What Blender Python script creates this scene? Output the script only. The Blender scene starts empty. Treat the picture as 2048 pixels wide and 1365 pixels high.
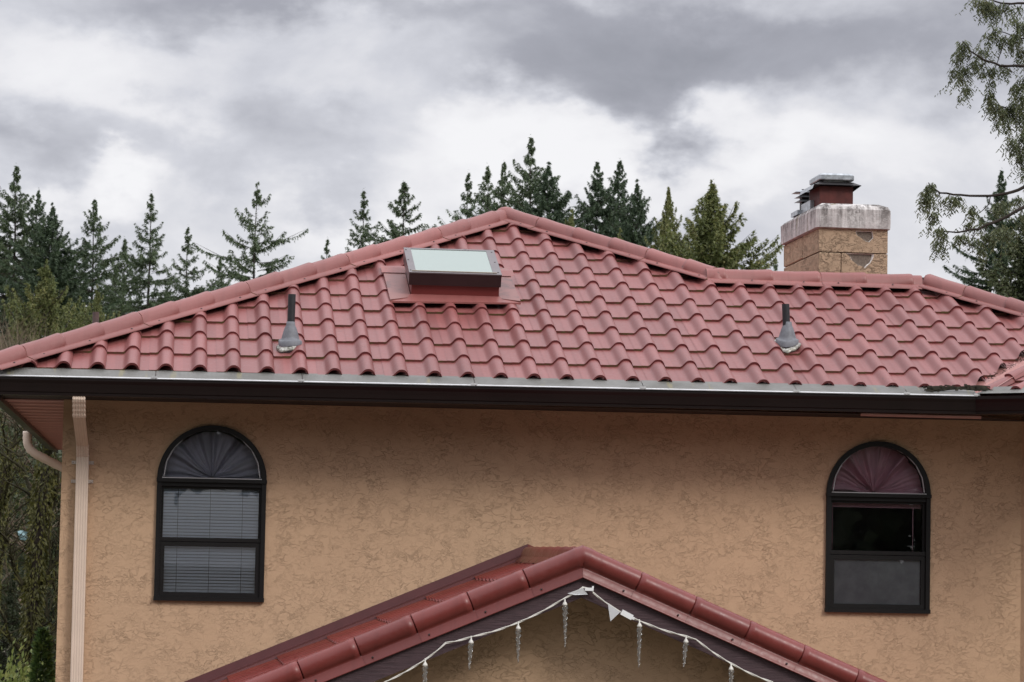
import bpy, bmesh, math, random
import numpy as np
from mathutils import Vector, Matrix, Euler

random.seed(7)
rng = np.random.default_rng(7)
S = bpy.context.scene
COL = S.collection
R = math.radians

# ------------------------------------------------------------------ camera
cd = bpy.data.cameras.new("camera")
cam = bpy.data.objects.new("camera", cd)
COL.objects.link(cam)
S.camera = cam
CAM = Vector((0.5896, -20.1182, 0.6660))
YAW, PIT, ROL = 0.11500801, 0.07148356, 0.01931527
fwd = Vector((math.sin(YAW) * math.cos(PIT), math.cos(YAW) * math.cos(PIT), math.sin(PIT)))
rgt = Vector((math.cos(YAW), -math.sin(YAW), 0))
upv = rgt.cross(fwd)
r2 = rgt * math.cos(ROL) + upv * math.sin(ROL)
u2 = -rgt * math.sin(ROL) + upv * math.cos(ROL)
mw = Matrix(((r2.x, u2.x, -fwd.x), (r2.y, u2.y, -fwd.y), (r2.z, u2.z, -fwd.z))).to_4x4()
mw.translation = CAM
cam.matrix_world = mw
cd.sensor_width = 36.0
cd.lens = 105.08
cd.clip_start = 0.5
cd.clip_end = 3000
cd.dof.use_dof = True
cd.dof.focus_distance = 20.3
cd.dof.aperture_fstop = 11.0

# ------------------------------------------------------------------ sky, sun, exposure
SUN_EL, SUN_AZ = R(37), R(142)          # azimuth clockwise from +y (behind the camera, to the right)
SKY_GAIN = 0.90
W = bpy.data.worlds.new("World")
S.world = W
W.use_nodes = True
wt = W.node_tree
wt.nodes.clear()


def wn(kind, **kw):
    n = wt.nodes.new(kind)
    for k, v in kw.items():
        setattr(n, k, v)
    return n


def wmath(op, a, b=None, clamp=False):
    n = wn("ShaderNodeMath", operation=op)
    n.use_clamp = clamp
    for i, v in enumerate((a, b)):
        if v is None:
            continue
        if isinstance(v, (int, float)):
            n.inputs[i].default_value = v
        else:
            wt.links.new(v, n.inputs[i])
    return n.outputs[0]


tc = wn("ShaderNodeTexCoord")
DIR = tc.outputs["Generated"]
mapn = wn("ShaderNodeMapping")
mapn.inputs["Scale"].default_value = (1.0, 1.0, 1.7)
wt.links.new(DIR, mapn.inputs["Vector"])
warp = wn("ShaderNodeTexNoise")
warp.inputs["Scale"].default_value = 17.0
warp.inputs["Detail"].default_value = 8.0
warp.inputs["Roughness"].default_value = 0.55
wt.links.new(mapn.outputs[0], warp.inputs["Vector"])
ws = wn("ShaderNodeVectorMath", operation="SUBTRACT")
wt.links.new(warp.outputs["Color"], ws.inputs[0])
ws.inputs[1].default_value = (0.5, 0.5, 0.5)
wsc = wn("ShaderNodeVectorMath", operation="SCALE")
wt.links.new(ws.outputs[0], wsc.inputs[0])
wsc.inputs["Scale"].default_value = 0.085
wd = wn("ShaderNodeVectorMath", operation="ADD")
wt.links.new(DIR, wd.inputs[0])
wt.links.new(wsc.outputs[0], wd.inputs[1])
WD = wd.outputs[0]
fb = wn("ShaderNodeTexNoise")
fb.inputs["Scale"].default_value = 15.0
fb.inputs["Detail"].default_value = 9.0
fb.inputs["Roughness"].default_value = 0.56
fb.inputs["Distortion"].default_value = 0.25
wt.links.new(mapn.outputs[0], fb.inputs["Vector"])
total = wmath("MULTIPLY", wmath("SUBTRACT", fb.outputs["Fac"], 0.5), 0.95)
# cloud masses of this sky: direction (x, y, z), half width, half height, brightness
CLOUDS = [(0.1454, 0.9755, 0.165, 0.1138, 0.0318, -0.36), (0.1864, 0.969, 0.1622, 0.087, 0.0251, -0.2), (0.1559, 0.9764, 0.1496, 0.0552, 0.0134, -0.18), (0.0075, 0.9828, 0.1843, 0.1338, 0.0217, -0.34), (0.1067, 0.9774, 0.1823, 0.1171, 0.0134, -0.16), (-0.0278, 0.9875, 0.1553, 0.0502, 0.0217, 0.1), (-0.0355, 0.9903, 0.1346, 0.0552, 0.0176, -0.24), (0.0354, 0.9905, 0.133, 0.0703, 0.0217, -0.22), (-0.013, 0.9927, 0.1199, 0.0268, 0.0134, 0.36), (-0.0383, 0.9924, 0.1165, 0.0201, 0.01, 0.2), (0.1038, 0.9834, 0.1487, 0.0217, 0.0201, 0.3), (0.1334, 0.9822, 0.132, 0.0937, 0.0184, 0.34), (0.0584, 0.9882, 0.1419, 0.0335, 0.0201, 0.06), (0.2499, 0.9523, 0.1752, 0.087, 0.0401, -0.34), (0.2626, 0.9545, 0.1411, 0.0502, 0.0184, 0.02), (0.2152, 0.9675, 0.1329, 0.0585, 0.0134, 0.2), (0.0593, 0.9917, 0.1138, 0.0535, 0.0184, 0.22), (-0.0031, 0.9887, 0.1498, 0.0435, 0.0134, 0.03)]
for (dx, dy, dz, rx, rz, amp) in CLOUDS:
    s1 = wn("ShaderNodeVectorMath", operation="SUBTRACT")
    wt.links.new(WD, s1.inputs[0])
    s1.inputs[1].default_value = (dx, dy, dz)
    s2 = wn("ShaderNodeVectorMath", operation="MULTIPLY")
    wt.links.new(s1.outputs[0], s2.inputs[0])
    s2.inputs[1].default_value = (1 / rx, 1 / rx, 1 / rz)
    ln = wn("ShaderNodeVectorMath", operation="LENGTH")
    wt.links.new(s2.outputs[0], ln.inputs[0])
    mr = wn("ShaderNodeMapRange", interpolation_type="SMOOTHERSTEP")
    wt.links.new(ln.outputs["Value"], mr.inputs["Value"])
    mr.inputs["From Min"].default_value = 1.0
    mr.inputs["From Max"].default_value = 0.0
    mr.inputs["To Min"].default_value = 0.0
    mr.inputs["To Max"].default_value = amp
    total = wmath("ADD", total, mr.outputs["Result"])
lum = wmath("ADD", wmath("MULTIPLY", total, 0.80), 0.738)
cr = wn("ShaderNodeValToRGB")
el = cr.color_ramp.elements
el[0].position, el[0].color = 0.0, (0.22, 0.225, 0.26, 1)
el[1].position, el[1].color = 1.0, (0.90, 0.895, 0.915, 1)
e = el.new(0.40); e.color = (0.38, 0.385, 0.435, 1)
e = el.new(0.66); e.color = (0.63, 0.637, 0.69, 1)
e = el.new(0.84); e.color = (0.82, 0.815, 0.845, 1)
wt.links.new(lum, cr.inputs["Fac"])
# an overcast sky is brighter towards the zenith (CIE overcast)
sep = wn("ShaderNodeSeparateXYZ")
wt.links.new(DIR, sep.inputs[0])
zen = wmath("ADD", wmath("MULTIPLY", wmath("MAXIMUM", wmath("SUBTRACT", sep.outputs["Z"], 0.22), 0.0), 2.6), 1.0)
cm = wn("ShaderNodeVectorMath", operation="SCALE")
wt.links.new(cr.outputs["Color"], cm.inputs[0])
wt.links.new(zen, cm.inputs["Scale"])
sky = wn("ShaderNodeTexSky", sky_type="NISHITA")
sky.sun_disc = False
sky.sun_elevation = SUN_EL
sky.sun_rotation = SUN_AZ
bg1 = wn("ShaderNodeBackground")
wt.links.new(sky.outputs[0], bg1.inputs["Color"])
bg1.inputs["Strength"].default_value = 0.07
bg2 = wn("ShaderNodeBackground")
wt.links.new(cm.outputs[0], bg2.inputs["Color"])
bg2.inputs["Strength"].default_value = SKY_GAIN
mixw = wn("ShaderNodeMixShader")
mixw.inputs[0].default_value = 0.95
wt.links.new(bg1.outputs[0], mixw.inputs[1])
wt.links.new(bg2.outputs[0], mixw.inputs[2])
wo = wn("ShaderNodeOutputWorld")
wt.links.new(mixw.outputs[0], wo.inputs["Surface"])

sl = bpy.data.lights.new("sun", "SUN")
sl.energy = 1.5
sl.angle = R(18)
sl.color = (1.0, 0.96, 0.9)
sun = bpy.data.objects.new("sun", sl)
COL.objects.link(sun)
sd = Vector((math.sin(SUN_AZ) * math.cos(SUN_EL), math.cos(SUN_AZ) * math.cos(SUN_EL), math.sin(SUN_EL)))
sun.rotation_euler = sd.to_track_quat("Z", "Y").to_euler()
sun.location = (6, -12, 14)

S.view_settings.view_transform = "Standard"
S.view_settings.look = "None"
S.view_settings.exposure = 0.22
S.view_settings.gamma = 1.0
S.view_settings.use_curve_mapping = False
S.render.engine = "CYCLES"
S.cycles.max_bounces = 8
S.cycles.transparent_max_bounces = 16

# ------------------------------------------------------------------ materials


class NT:
    def __init__(s, name):
        s.m = bpy.data.materials.new(name)
        s.m.use_nodes = True
        s.t = s.m.node_tree
        s.b = s.t.nodes["Principled BSDF"]
        s.o = s.t.nodes["Material Output"]

    def n(s, kind, **kw):
        n = s.t.nodes.new(kind)
        ins = kw.pop("ins", {})
        for k, v in kw.items():
            setattr(n, k, v)
        for k, v in ins.items():
            if hasattr(v, "is_output"):
                s.t.links.new(v, n.inputs[k])
            else:
                n.inputs[k].default_value = v
        return n

    def set(s, **kw):
        for k, v in kw.items():
            k = k.replace("_", " ")
            if hasattr(v, "is_output"):
                s.t.links.new(v, s.b.inputs[k])
            else:
                s.b.inputs[k].default_value = v

    def math(s, op, a, b=0.0, clamp=False):
        n = s.n("ShaderNodeMath", operation=op, ins={0: a, 1: b})
        n.use_clamp = clamp
        return n.outputs[0]

    def coord(s, kind="Object", scale=(1, 1, 1)):
        c = s.n("ShaderNodeTexCoord").outputs[kind]
        if scale == (1, 1, 1):
            return c
        return s.n("ShaderNodeMapping", ins={"Vector": c, "Scale": scale}).outputs[0]

    def noise(s, vec, scale, detail=4, rough=0.55, dist=0.0):
        return s.n("ShaderNodeTexNoise", ins={"Vector": vec, "Scale": scale, "Detail": detail, "Roughness": rough, "Distortion": dist}).outputs["Fac"]

    def ramp(s, fac, stops):
        n = s.n("ShaderNodeValToRGB", ins={"Fac": fac})
        el = n.color_ramp.elements
        while len(el) < len(stops):
            el.new(0.5)
        for e, (p, c) in zip(el, stops):
            e.position = p
            e.color = c if len(c) == 4 else (*c, 1)
        return n.outputs["Color"]

    def mix(s, fac, a, b):
        n = s.n("ShaderNodeMix", data_type="RGBA")
        for i, v in ((0, fac), (6, a), (7, b)):
            if hasattr(v, "is_output"):
                s.t.links.new(v, n.inputs[i])
            else:
                n.inputs[i].default_value = v if i == 0 else (*v, 1) if len(v) == 3 else v
        return n.outputs[2]

    def bump(s, h, dist, strength=1.0, normal=None):
        ins = {"Height": h, "Distance": dist, "Strength": strength}
        if normal is not None:
            ins["Normal"] = normal
        return s.n("ShaderNodeBump", ins=ins).outputs[0]


def simple(name, col, rough=0.5, metal=0.0, var=0.0, vscale=8.0, spec=0.5, bump=0.0, bscale=60.0, c2=None):
    k = NT(name)
    k.set(Roughness=rough, Metallic=metal)
    k.b.inputs["Specular IOR Level"].default_value = spec
    if var or c2:
        v = k.noise(k.coord(), vscale, 5, 0.6)
        c2 = c2 or tuple(c * (1 - var) for c in col)
        k.set(Base_Color=k.ramp(v, [(0.35, c2), (0.65, col)]))
    else:
        k.b.inputs["Base Color"].default_value = (*col, 1)
    if bump:
        k.set(Normal=k.bump(k.noise(k.coord(), bscale, 4), bump))
    return k.m


# painted metal roofing: dull red, dusty, a matt sheen that picks up the sky
def roof_paint(name, col, dust, rough=0.44, spec=0.45):
    k = NT(name)
    g = k.n("ShaderNodeNewGeometry").outputs["Position"]
    big = k.noise(g, 1.3, 4, 0.6)
    fine = k.noise(g, 38, 5, 0.7)
    ri = k.n("ShaderNodeObjectInfo").outputs["Random"]
    c = k.ramp(k.math("ADD", k.math("MULTIPLY", big, 0.6), k.math("MULTIPLY", ri, 0.4)), [(0.25, tuple(x * 0.84 for x in col)), (0.75, tuple(min(1, x * 1.12) for x in col))])
    c = k.mix(k.math("MULTIPLY", k.math("SUBTRACT", fine, 0.45, True), 0.9, True), c, dust)
    sp = k.noise(g, 21, 2, 0.5, 1.0)
    spots = k.ramp(sp, [(0.735, (0, 0, 0)), (0.755, (1, 1, 1))])
    c = k.mix(k.math("MULTIPLY", spots, 0.55), c, (0.09, 0.05, 0.045))
    rv = k.n("ShaderNodeMapping", ins={"Vector": g, "Scale": (16, 1.1, 1.1)}).outputs[0]
    run = k.noise(rv, 1.0, 4, 0.6)
    c = k.mix(k.math("MULTIPLY", k.math("SUBTRACT", run, 0.50, True), 1.5, True), c, tuple(x * 0.60 for x in col))
    k.set(Base_Color=c, Roughness=k.ramp(fine, [(0.3, (rough - 0.06,) * 3), (0.7, (rough + 0.1,) * 3)]))
    k.b.inputs["Specular IOR Level"].default_value = spec
    k.set(Normal=k.bump(k.noise(g, 9, 3), 0.003, 0.5))
    return k.m


TILE = (0.204, 0.062, 0.058)
M_TILE = roof_paint("roof_tile_paint", TILE, (0.26, 0.125, 0.112))
M_CAPR = roof_paint("ridge_cap_paint", (0.225, 0.074, 0.067), (0.255, 0.122, 0.108))
M_PORCH = roof_paint("porch_roof_paint", (0.150, 0.027, 0.023), (0.175, 0.045, 0.039), 0.36, 0.38)


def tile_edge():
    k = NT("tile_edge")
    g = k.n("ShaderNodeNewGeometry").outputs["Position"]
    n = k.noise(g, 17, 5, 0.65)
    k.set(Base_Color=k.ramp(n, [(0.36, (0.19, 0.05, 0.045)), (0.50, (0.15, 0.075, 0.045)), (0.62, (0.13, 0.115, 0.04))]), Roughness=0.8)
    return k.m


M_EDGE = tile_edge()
M_EDGER = simple("tile_roll_edge", (0.20, 0.042, 0.042), 0.7, 0, 0.3, 20)
M_SCREW = simple("screw_head", (0.05, 0.035, 0.035), 0.5, 0.3)


def stucco(name, col, deep, scale=1.0, hgt=0.006):
    """skip-trowelled stucco: smooth skin broken by short raised edges"""
    k = NT(name)
    g = k.n("ShaderNodeNewGeometry").outputs["Position"]
    wv = k.n("ShaderNodeTexNoise", ins={"Vector": g, "Scale": 5.0 * scale, "Detail": 3.0}).outputs["Color"]
    wv = k.n("ShaderNodeVectorMath", operation="SCALE", ins={0: wv, "Scale": 0.10 / scale}).outputs[0]
    gw = k.n("ShaderNodeVectorMath", operation="ADD", ins={0: g, 1: wv}).outputs[0]
    v = k.n("ShaderNodeMapping", ins={"Vector": gw, "Scale": (0.75 * scale, 0.75 * scale, 1.35 * scale)}).outputs[0]
    a = k.noise(v, 11.0, 6, 0.62, 0.3)
    b = k.noise(v, 22.0, 5, 0.62, 0.3)
    # saw-tooth lips: each step rises slowly and drops sharply, as trowelled plaster does
    h1 = k.ramp(a, [(0.455, (0, 0, 0)), (0.497, (1.0,) * 3), (0.510, (0.12,) * 3), (0.70, (0.2,) * 3)])
    h2 = k.ramp(b, [(0.475, (0, 0, 0)), (0.515, (0.8,) * 3), (0.532, (0.1,) * 3), (0.70, (0.15,) * 3)])
    m1 = k.ramp(k.noise(g, 3.1 * scale, 3, 0.6), [(0.42, (0.22,) * 3), (0.62, (1,) * 3)])
    m2 = k.ramp(k.noise(g, 4.3 * scale, 3, 0.6), [(0.42, (0.25,) * 3), (0.62, (1,) * 3)])
    fine = k.noise(g, 150, 3, 0.6)
    h = k.math("ADD", k.math("ADD", k.math("MULTIPLY", h1, m1), k.math("MULTIPLY", h2, k.math("MULTIPLY", m2, 0.7))), k.math("MULTIPLY", fine, 0.10))
    tone = k.noise(g, 0.7, 4, 0.6)
    tone2 = k.noise(g, 22, 5, 0.7)
    c = k.ramp(tone, [(0.3, tuple(x * 0.95 for x in col)), (0.7, tuple(x * 1.04 for x in col))])
    c = k.mix(k.math("MULTIPLY", k.math("SUBTRACT", tone2, 0.45, True), 0.7, True), c, deep)
    # faint run-off streaks
    sv = k.n("ShaderNodeMapping", ins={"Vector": g, "Scale": (7, 7, 0.35)}).outputs[0]
    c = k.mix(k.math("MULTIPLY", k.math("SUBTRACT", k.noise(sv, 1.0, 4, 0.6), 0.5, True), 0.55, True), c, deep)
    k.set(Base_Color=c, Roughness=0.92, Normal=k.bump(h, hgt, 1.0))
    k.b.inputs["Specular IOR Level"].default_value = 0.2
    return k.m


M_STUCCO = stucco("tan_stucco", (0.52, 0.352, 0.228), (0.46, 0.304, 0.192), 1.9, 0.0026)
M_CHSTUC = stucco("chimney_stucco", (0.42, 0.30, 0.205), (0.25, 0.175, 0.118), 1.2, 0.0085)
M_CHCORE = simple("mortar_joint", (0.09, 0.07, 0.055), 0.95)
M_BLOCKGREY = simple("bare_concrete", (0.20, 0.16, 0.132), 0.95, 0, 0.45, 70, 0.2, 0.004, 120)
M_PLASTER = simple("broken_plaster", (0.75, 0.70, 0.66), 0.9, 0, 0.15, 50)


def chimney_cap_mat():
    k = NT("weathered_cap")
    g = k.n("ShaderNodeNewGeometry").outputs["Position"]
    n = k.noise(g, 26, 6, 0.7, 0.8)
    c = k.ramp(k.noise(g, 7, 4), [(0.35, (0.47, 0.44, 0.43)), (0.65, (0.66, 0.635, 0.62))])
    sv = k.n("ShaderNodeMapping", ins={"Vector": g, "Scale": (15, 15, 1.0)}).outputs[0]
    streak = k.ramp(k.noise(sv, 1.0, 5, 0.65), [(0.36, (0, 0, 0)), (0.52, (1, 1, 1))])
    zz = k.n("ShaderNodeSeparateXYZ", ins={0: g}).outputs["Z"]
    fall = k.n("ShaderNodeMapRange", ins={"Value": zz, "From Min": 3.20, "From Max": 3.37, "To Min": 0.42, "To Max": 1.0}).outputs[0]
    speck = k.ramp(n, [(0.40, (0.45,) * 3), (0.53, (1, 1, 1))])
    streak = k.math("MULTIPLY", streak, fall)
    c = k.mix(k.math("MULTIPLY", k.math("MULTIPLY", streak, speck), 0.92), c, (0.055, 0.045, 0.04))
    mo = k.ramp(k.noise(k.n("ShaderNodeMapping", ins={"Vector": g, "Scale": (9, 9, 1.2), "Location": (3, 1, 0)}).outputs[0], 1, 4), [(0.64, (0, 0, 0)), (0.70, (1, 1, 1))])
    c = k.mix(k.math("MULTIPLY", mo, 0.5), c, (0.22, 0.18, 0.05))
    k.set(Base_Color=c, Roughness=0.9, Normal=k.bump(n, 0.010, 0.8))
    return k.m


M_CHCAP = chimney_cap_mat()
M_FLUERED = simple("rusty_red_flue", (0.10, 0.022, 0.018), 0.7, 0.1, 0.4, 16, 0.4)
M_GALV = simple("galvanised_steel", (0.52, 0.55, 0.58), 0.38, 0.85, 0.45, 22)
M_DARKMETAL = simple("dark_sheet_metal", (0.035, 0.033, 0.035), 0.5, 0.3, 0.3, 12)
M_GUTTER = simple("dark_brown_aluminium", (0.010, 0.0055, 0.0055), 0.36, 0.0, 0.2, 5, 0.28)


def guard_mat():
    k = NT("perforated_aluminium")
    g = k.n("ShaderNodeNewGeometry").outputs["Position"]
    w = k.n("ShaderNodeTexWave", wave_type="BANDS", bands_direction="X", ins={"Vector": g, "Scale": 38.0, "Distortion": 0.0}).outputs["Fac"]
    dirt = k.noise(g, 4, 5, 0.65)
    c = k.ramp(dirt, [(0.35, (0.115, 0.112, 0.10)), (0.65, (0.19, 0.187, 0.178))])
    mo = k.ramp(k.noise(k.n("ShaderNodeMapping", ins={"Vector": g, "Scale": (11, 2, 2)}).outputs[0], 1, 3), [(0.63, (0, 0, 0)), (0.71, (1, 1, 1))])
    c = k.mix(k.math("MULTIPLY", mo, 0.6), c, (0.24, 0.21, 0.10))
    c = k.mix(k.math("MULTIPLY", k.ramp(w, [(0.55, (0, 0, 0)), (0.75, (1, 1, 1))]), 0.5), c, (0.07, 0.07, 0.067))
    k.set(Base_Color=c, Roughness=0.65, Metallic=0.0, Normal=k.bump(w, 0.002, 0.6))
    return k.m


M_GUARD = guard_mat()
M_SILVER = simple("bright_aluminium", (0.70, 0.70, 0.71), 0.42, 0.8, 0.15, 9)
M_LEAD = simple("grey_boot_rubber", (0.155, 0.16, 0.18), 0.6, 0, 0.3, 40)
M_SEALANT = simple("silver_sealant", (0.42, 0.41, 0.38), 0.4, 0.4, 0.75, 55, c2=(0.07, 0.065, 0.04))
M_PIPE = simple("black_pipe", (0.016, 0.016, 0.02), 0.5, 0, 0.5, 30)
M_PIPERUST = simple("rusty_pipe", (0.05, 0.02, 0.016), 0.7, 0, 0.5, 30)
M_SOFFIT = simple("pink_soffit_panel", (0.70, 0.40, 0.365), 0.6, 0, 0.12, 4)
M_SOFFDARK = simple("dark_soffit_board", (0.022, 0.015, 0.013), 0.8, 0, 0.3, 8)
M_DOWN = simple("cream_downspout", (0.66, 0.53, 0.43), 0.45, 0, 0.08, 6)
M_FRAME = simple("bronze_window_frame", (0.007, 0.006, 0.006), 0.42, 0.0, 0.3, 20, 0.3)
M_SCREEN = simple("insect_screen", (0.44, 0.44, 0.445), 0.9, 0, 0.22, 14)
M_BLIND = simple("white_blind_slat", (0.84, 0.90, 0.97), 0.5, 0, 0.05, 10)
M_CURT1 = simple("grey_curtain_cloth", (0.52, 0.50, 0.58), 0.85, 0, 0.15, 12)
M_CURT2 = simple("mauve_curtain_cloth", (0.74, 0.42, 0.49), 0.85, 0, 0.15, 12)
M_INTER = simple("room_paint", (0.45, 0.44, 0.45), 0.9)
M_CORDBL = simple("blind_cord", (0.16, 0.17, 0.19), 0.8)
M_BARGE = NT("rough_dark_barge")
_g = M_BARGE.n("ShaderNodeNewGeometry").outputs["Position"]
_n = M_BARGE.noise(M_BARGE.n("ShaderNodeMapping", ins={"Vector": _g, "Scale": (9, 9, 90)}).outputs[0], 1, 5, 0.6)
M_BARGE.set(Base_Color=M_BARGE.ramp(_n, [(0.3, (0.035, 0.018, 0.022)), (0.7, (0.068, 0.036, 0.042))]), Roughness=0.75, Normal=M_BARGE.bump(_n, 0.006, 0.8))
M_BARGE = M_BARGE.m
M_CORD = simple("white_cord", (0.62, 0.60, 0.55), 0.5, 0, 0.1, 30)
M_PLUG = simple("white_plastic", (0.72, 0.72, 0.72), 0.35)


def glass_mat(name, tint=(1, 1, 1), rough=0.0, ior=1.78):
    k = NT(name)
    fr = k.n("ShaderNodeFresnel", ins={"IOR": ior}).outputs[0]
    tr = k.n("ShaderNodeBsdfTransparent", ins={"Color": (*tint, 1)})
    gl = k.n("ShaderNodeBsdfGlossy", ins={"Roughness": rough})
    g = k.n("ShaderNodeNewGeometry").outputs["Position"]
    gl_n = k.bump(k.noise(g, 1.6, 2), 0.002, 0.15)
    k.t.links.new(gl_n, gl.inputs["Normal"])
    mx = k.n("ShaderNodeMixShader", ins={0: fr})
    k.t.links.new(tr.outputs[0], mx.inputs[1])
    k.t.links.new(gl.outputs[0], mx.inputs[2])
    k.t.links.new(mx.outputs[0], k.o.inputs["Surface"])
    return k.m


M_GLASS = glass_mat("window_glass", (0.93, 0.95, 0.97))
M_ICE = NT("clear_plastic_ice")
M_ICE.set(Base_Color=(0.80, 0.79, 0.76, 1), Roughness=0.12, IOR=1.45)
M_ICE.b.inputs["Transmission Weight"].default_value = 0.9
M_ICE = M_ICE.m
M_CLEARTAG = NT("clear_plastic_bag")
M_CLEARTAG.set(Base_Color=(0.75, 0.76, 0.78, 1), Roughness=0.25)
M_CLEARTAG.b.inputs["Alpha"].default_value = 0.55
M_CLEARTAG = M_CLEARTAG.m
M_SKYGLASS = NT("skylight_glass")
M_SKYGLASS.set(Base_Color=(0.21, 0.265, 0.24, 1), Roughness=0.12, IOR=1.55)
M_SKYGLASS.b.inputs["Specular IOR Level"].default_value = 0.4
M_SKYGLASS = M_SKYGLASS.m
M_SKYFRAME = simple("skylight_frame_paint", (0.13, 0.11, 0.115), 0.35, 0.4, 0.15, 10)
M_SKYDARK = simple("skylight_frame_front", (0.035, 0.018, 0.020), 0.4, 0.2, 0.2, 10)
M_SKYCURB = simple("skylight_curb_paint", (0.17, 0.03, 0.028), 0.45, 0, 0.15, 8)


def flashing_mat():
    k = NT("stained_flashing")
    g = k.n("ShaderNodeNewGeometry").outputs["Position"]
    n = k.noise(g, 3.2, 6, 0.7, 0.6)
    n2 = k.noise(g, 60, 4, 0.7)
    st = k.ramp(n, [(0.50, (0, 0, 0)), (0.66, (1, 1, 1))])
    c = k.mix(k.math("MULTIPLY", k.math("MULTIPLY", st, k.math("ADD", n2, 0.3)), 0.9, True), (0.21, 0.088, 0.078), (0.04, 0.03, 0.03))
    k.set(Base_Color=c, Roughness=0.5)
    return k.m


M_FLASH = flashing_mat()
M_VALLEY = simple("valley_metal_paint", (0.36, 0.17, 0.155), 0.5, 0, 0.2, 14)
M_DEBRIS = simple("dark_leaf_debris", (0.035, 0.030, 0.018), 0.95, 0, 0.6, 30)


def foliage(name, c1, c2, c3, scale=0.5):
    k = NT(name)
    g = k.n("ShaderNodeNewGeometry").outputs["Position"]
    a = k.noise(g, scale, 4, 0.65)
    ri = k.n("ShaderNodeNewGeometry").outputs["Random Per Island"]
    f = k.math("ADD", k.math("MULTIPLY", a, 0.62), k.math("MULTIPLY", ri, 0.38))
    k.set(Base_Color=k.ramp(f, [(0.25, c1), (0.5, c2), (0.75, c3)]), Roughness=0.6)
    k.b.inputs["Specular IOR Level"].default_value = 0.3
    tl = k.n("ShaderNodeBsdfTranslucent")
    col_out = k.b.inputs["Base Color"].links[0].from_socket
    k.t.links.new(k.mix(0.5, col_out, (0.01, 0.015, 0.004)), tl.inputs["Color"])
    mx = k.n("ShaderNodeAddShader")
    k.t.links.new(k.b.outputs[0], mx.inputs[0])
    k.t.links.new(tl.outputs[0], mx.inputs[1])
    k.t.links.new(mx.outputs[0], k.o.inputs["Surface"])
    return k.m


M_FIR = foliage("fir_needles", (0.036, 0.055, 0.028), (0.056, 0.080, 0.039), (0.082, 0.105, 0.052), 0.35)
M_FIRD = foliage("dark_fir_needles", (0.026, 0.044, 0.025), (0.041, 0.064, 0.034), (0.062, 0.086, 0.044), 0.35)
M_CEDAR = foliage("cedar_sprays", (0.060, 0.074, 0.025), (0.100, 0.116, 0.039), (0.155, 0.142, 0.050), 0.8)
M_CEDNEAR = foliage("near_cedar_sprays", (0.036, 0.044, 0.022), (0.060, 0.073, 0.033), (0.098, 0.104, 0.052), 2.2)
M_SHRUB = foliage("shrub_leaves", (0.085, 0.115, 0.030), (0.155, 0.185, 0.050), (0.24, 0.245, 0.085), 2.0)
M_HEDGE = foliage("hedge_leaves", (0.020, 0.040, 0.012), (0.045, 0.080, 0.022), (0.11, 0.14, 0.035), 5.0)
M_MOSS = foliage("moss_tufts", (0.026, 0.027, 0.006), (0.055, 0.054, 0.011), (0.085, 0.078, 0.018), 3.0)
M_THICK = foliage("thicket_leaves", (0.016, 0.023, 0.011), (0.028, 0.037, 0.016), (0.046, 0.054, 0.022), 1.2)
M_BARK = simple("bark", (0.085, 0.068, 0.052), 0.95, 0, 0.5, 20, 0.2, 0.01, 40)
M_BARKD = simple("dark_bark", (0.040, 0.032, 0.027), 0.95, 0, 0.4, 20, 0.2)
M_TWIG = simple("bare_twigs", (0.16, 0.125, 0.09), 0.95, 0, 0.35, 3, 0.2)
M_TWIGG = simple("mossy_twigs", (0.036, 0.032, 0.016), 0.95, 0, 0.5, 3, 0.2)
M_GROUND = simple("grass_ground", (0.125, 0.115, 0.08), 0.95, 0, 0.5, 0.6, 0.2, c2=(0.11, 0.095, 0.08))
M_TARP = simple("pale_blue_sheet", (0.20, 0.33, 0.36), 0.6, 0, 0.3, 3)

# ------------------------------------------------------------------ mesh helpers


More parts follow.
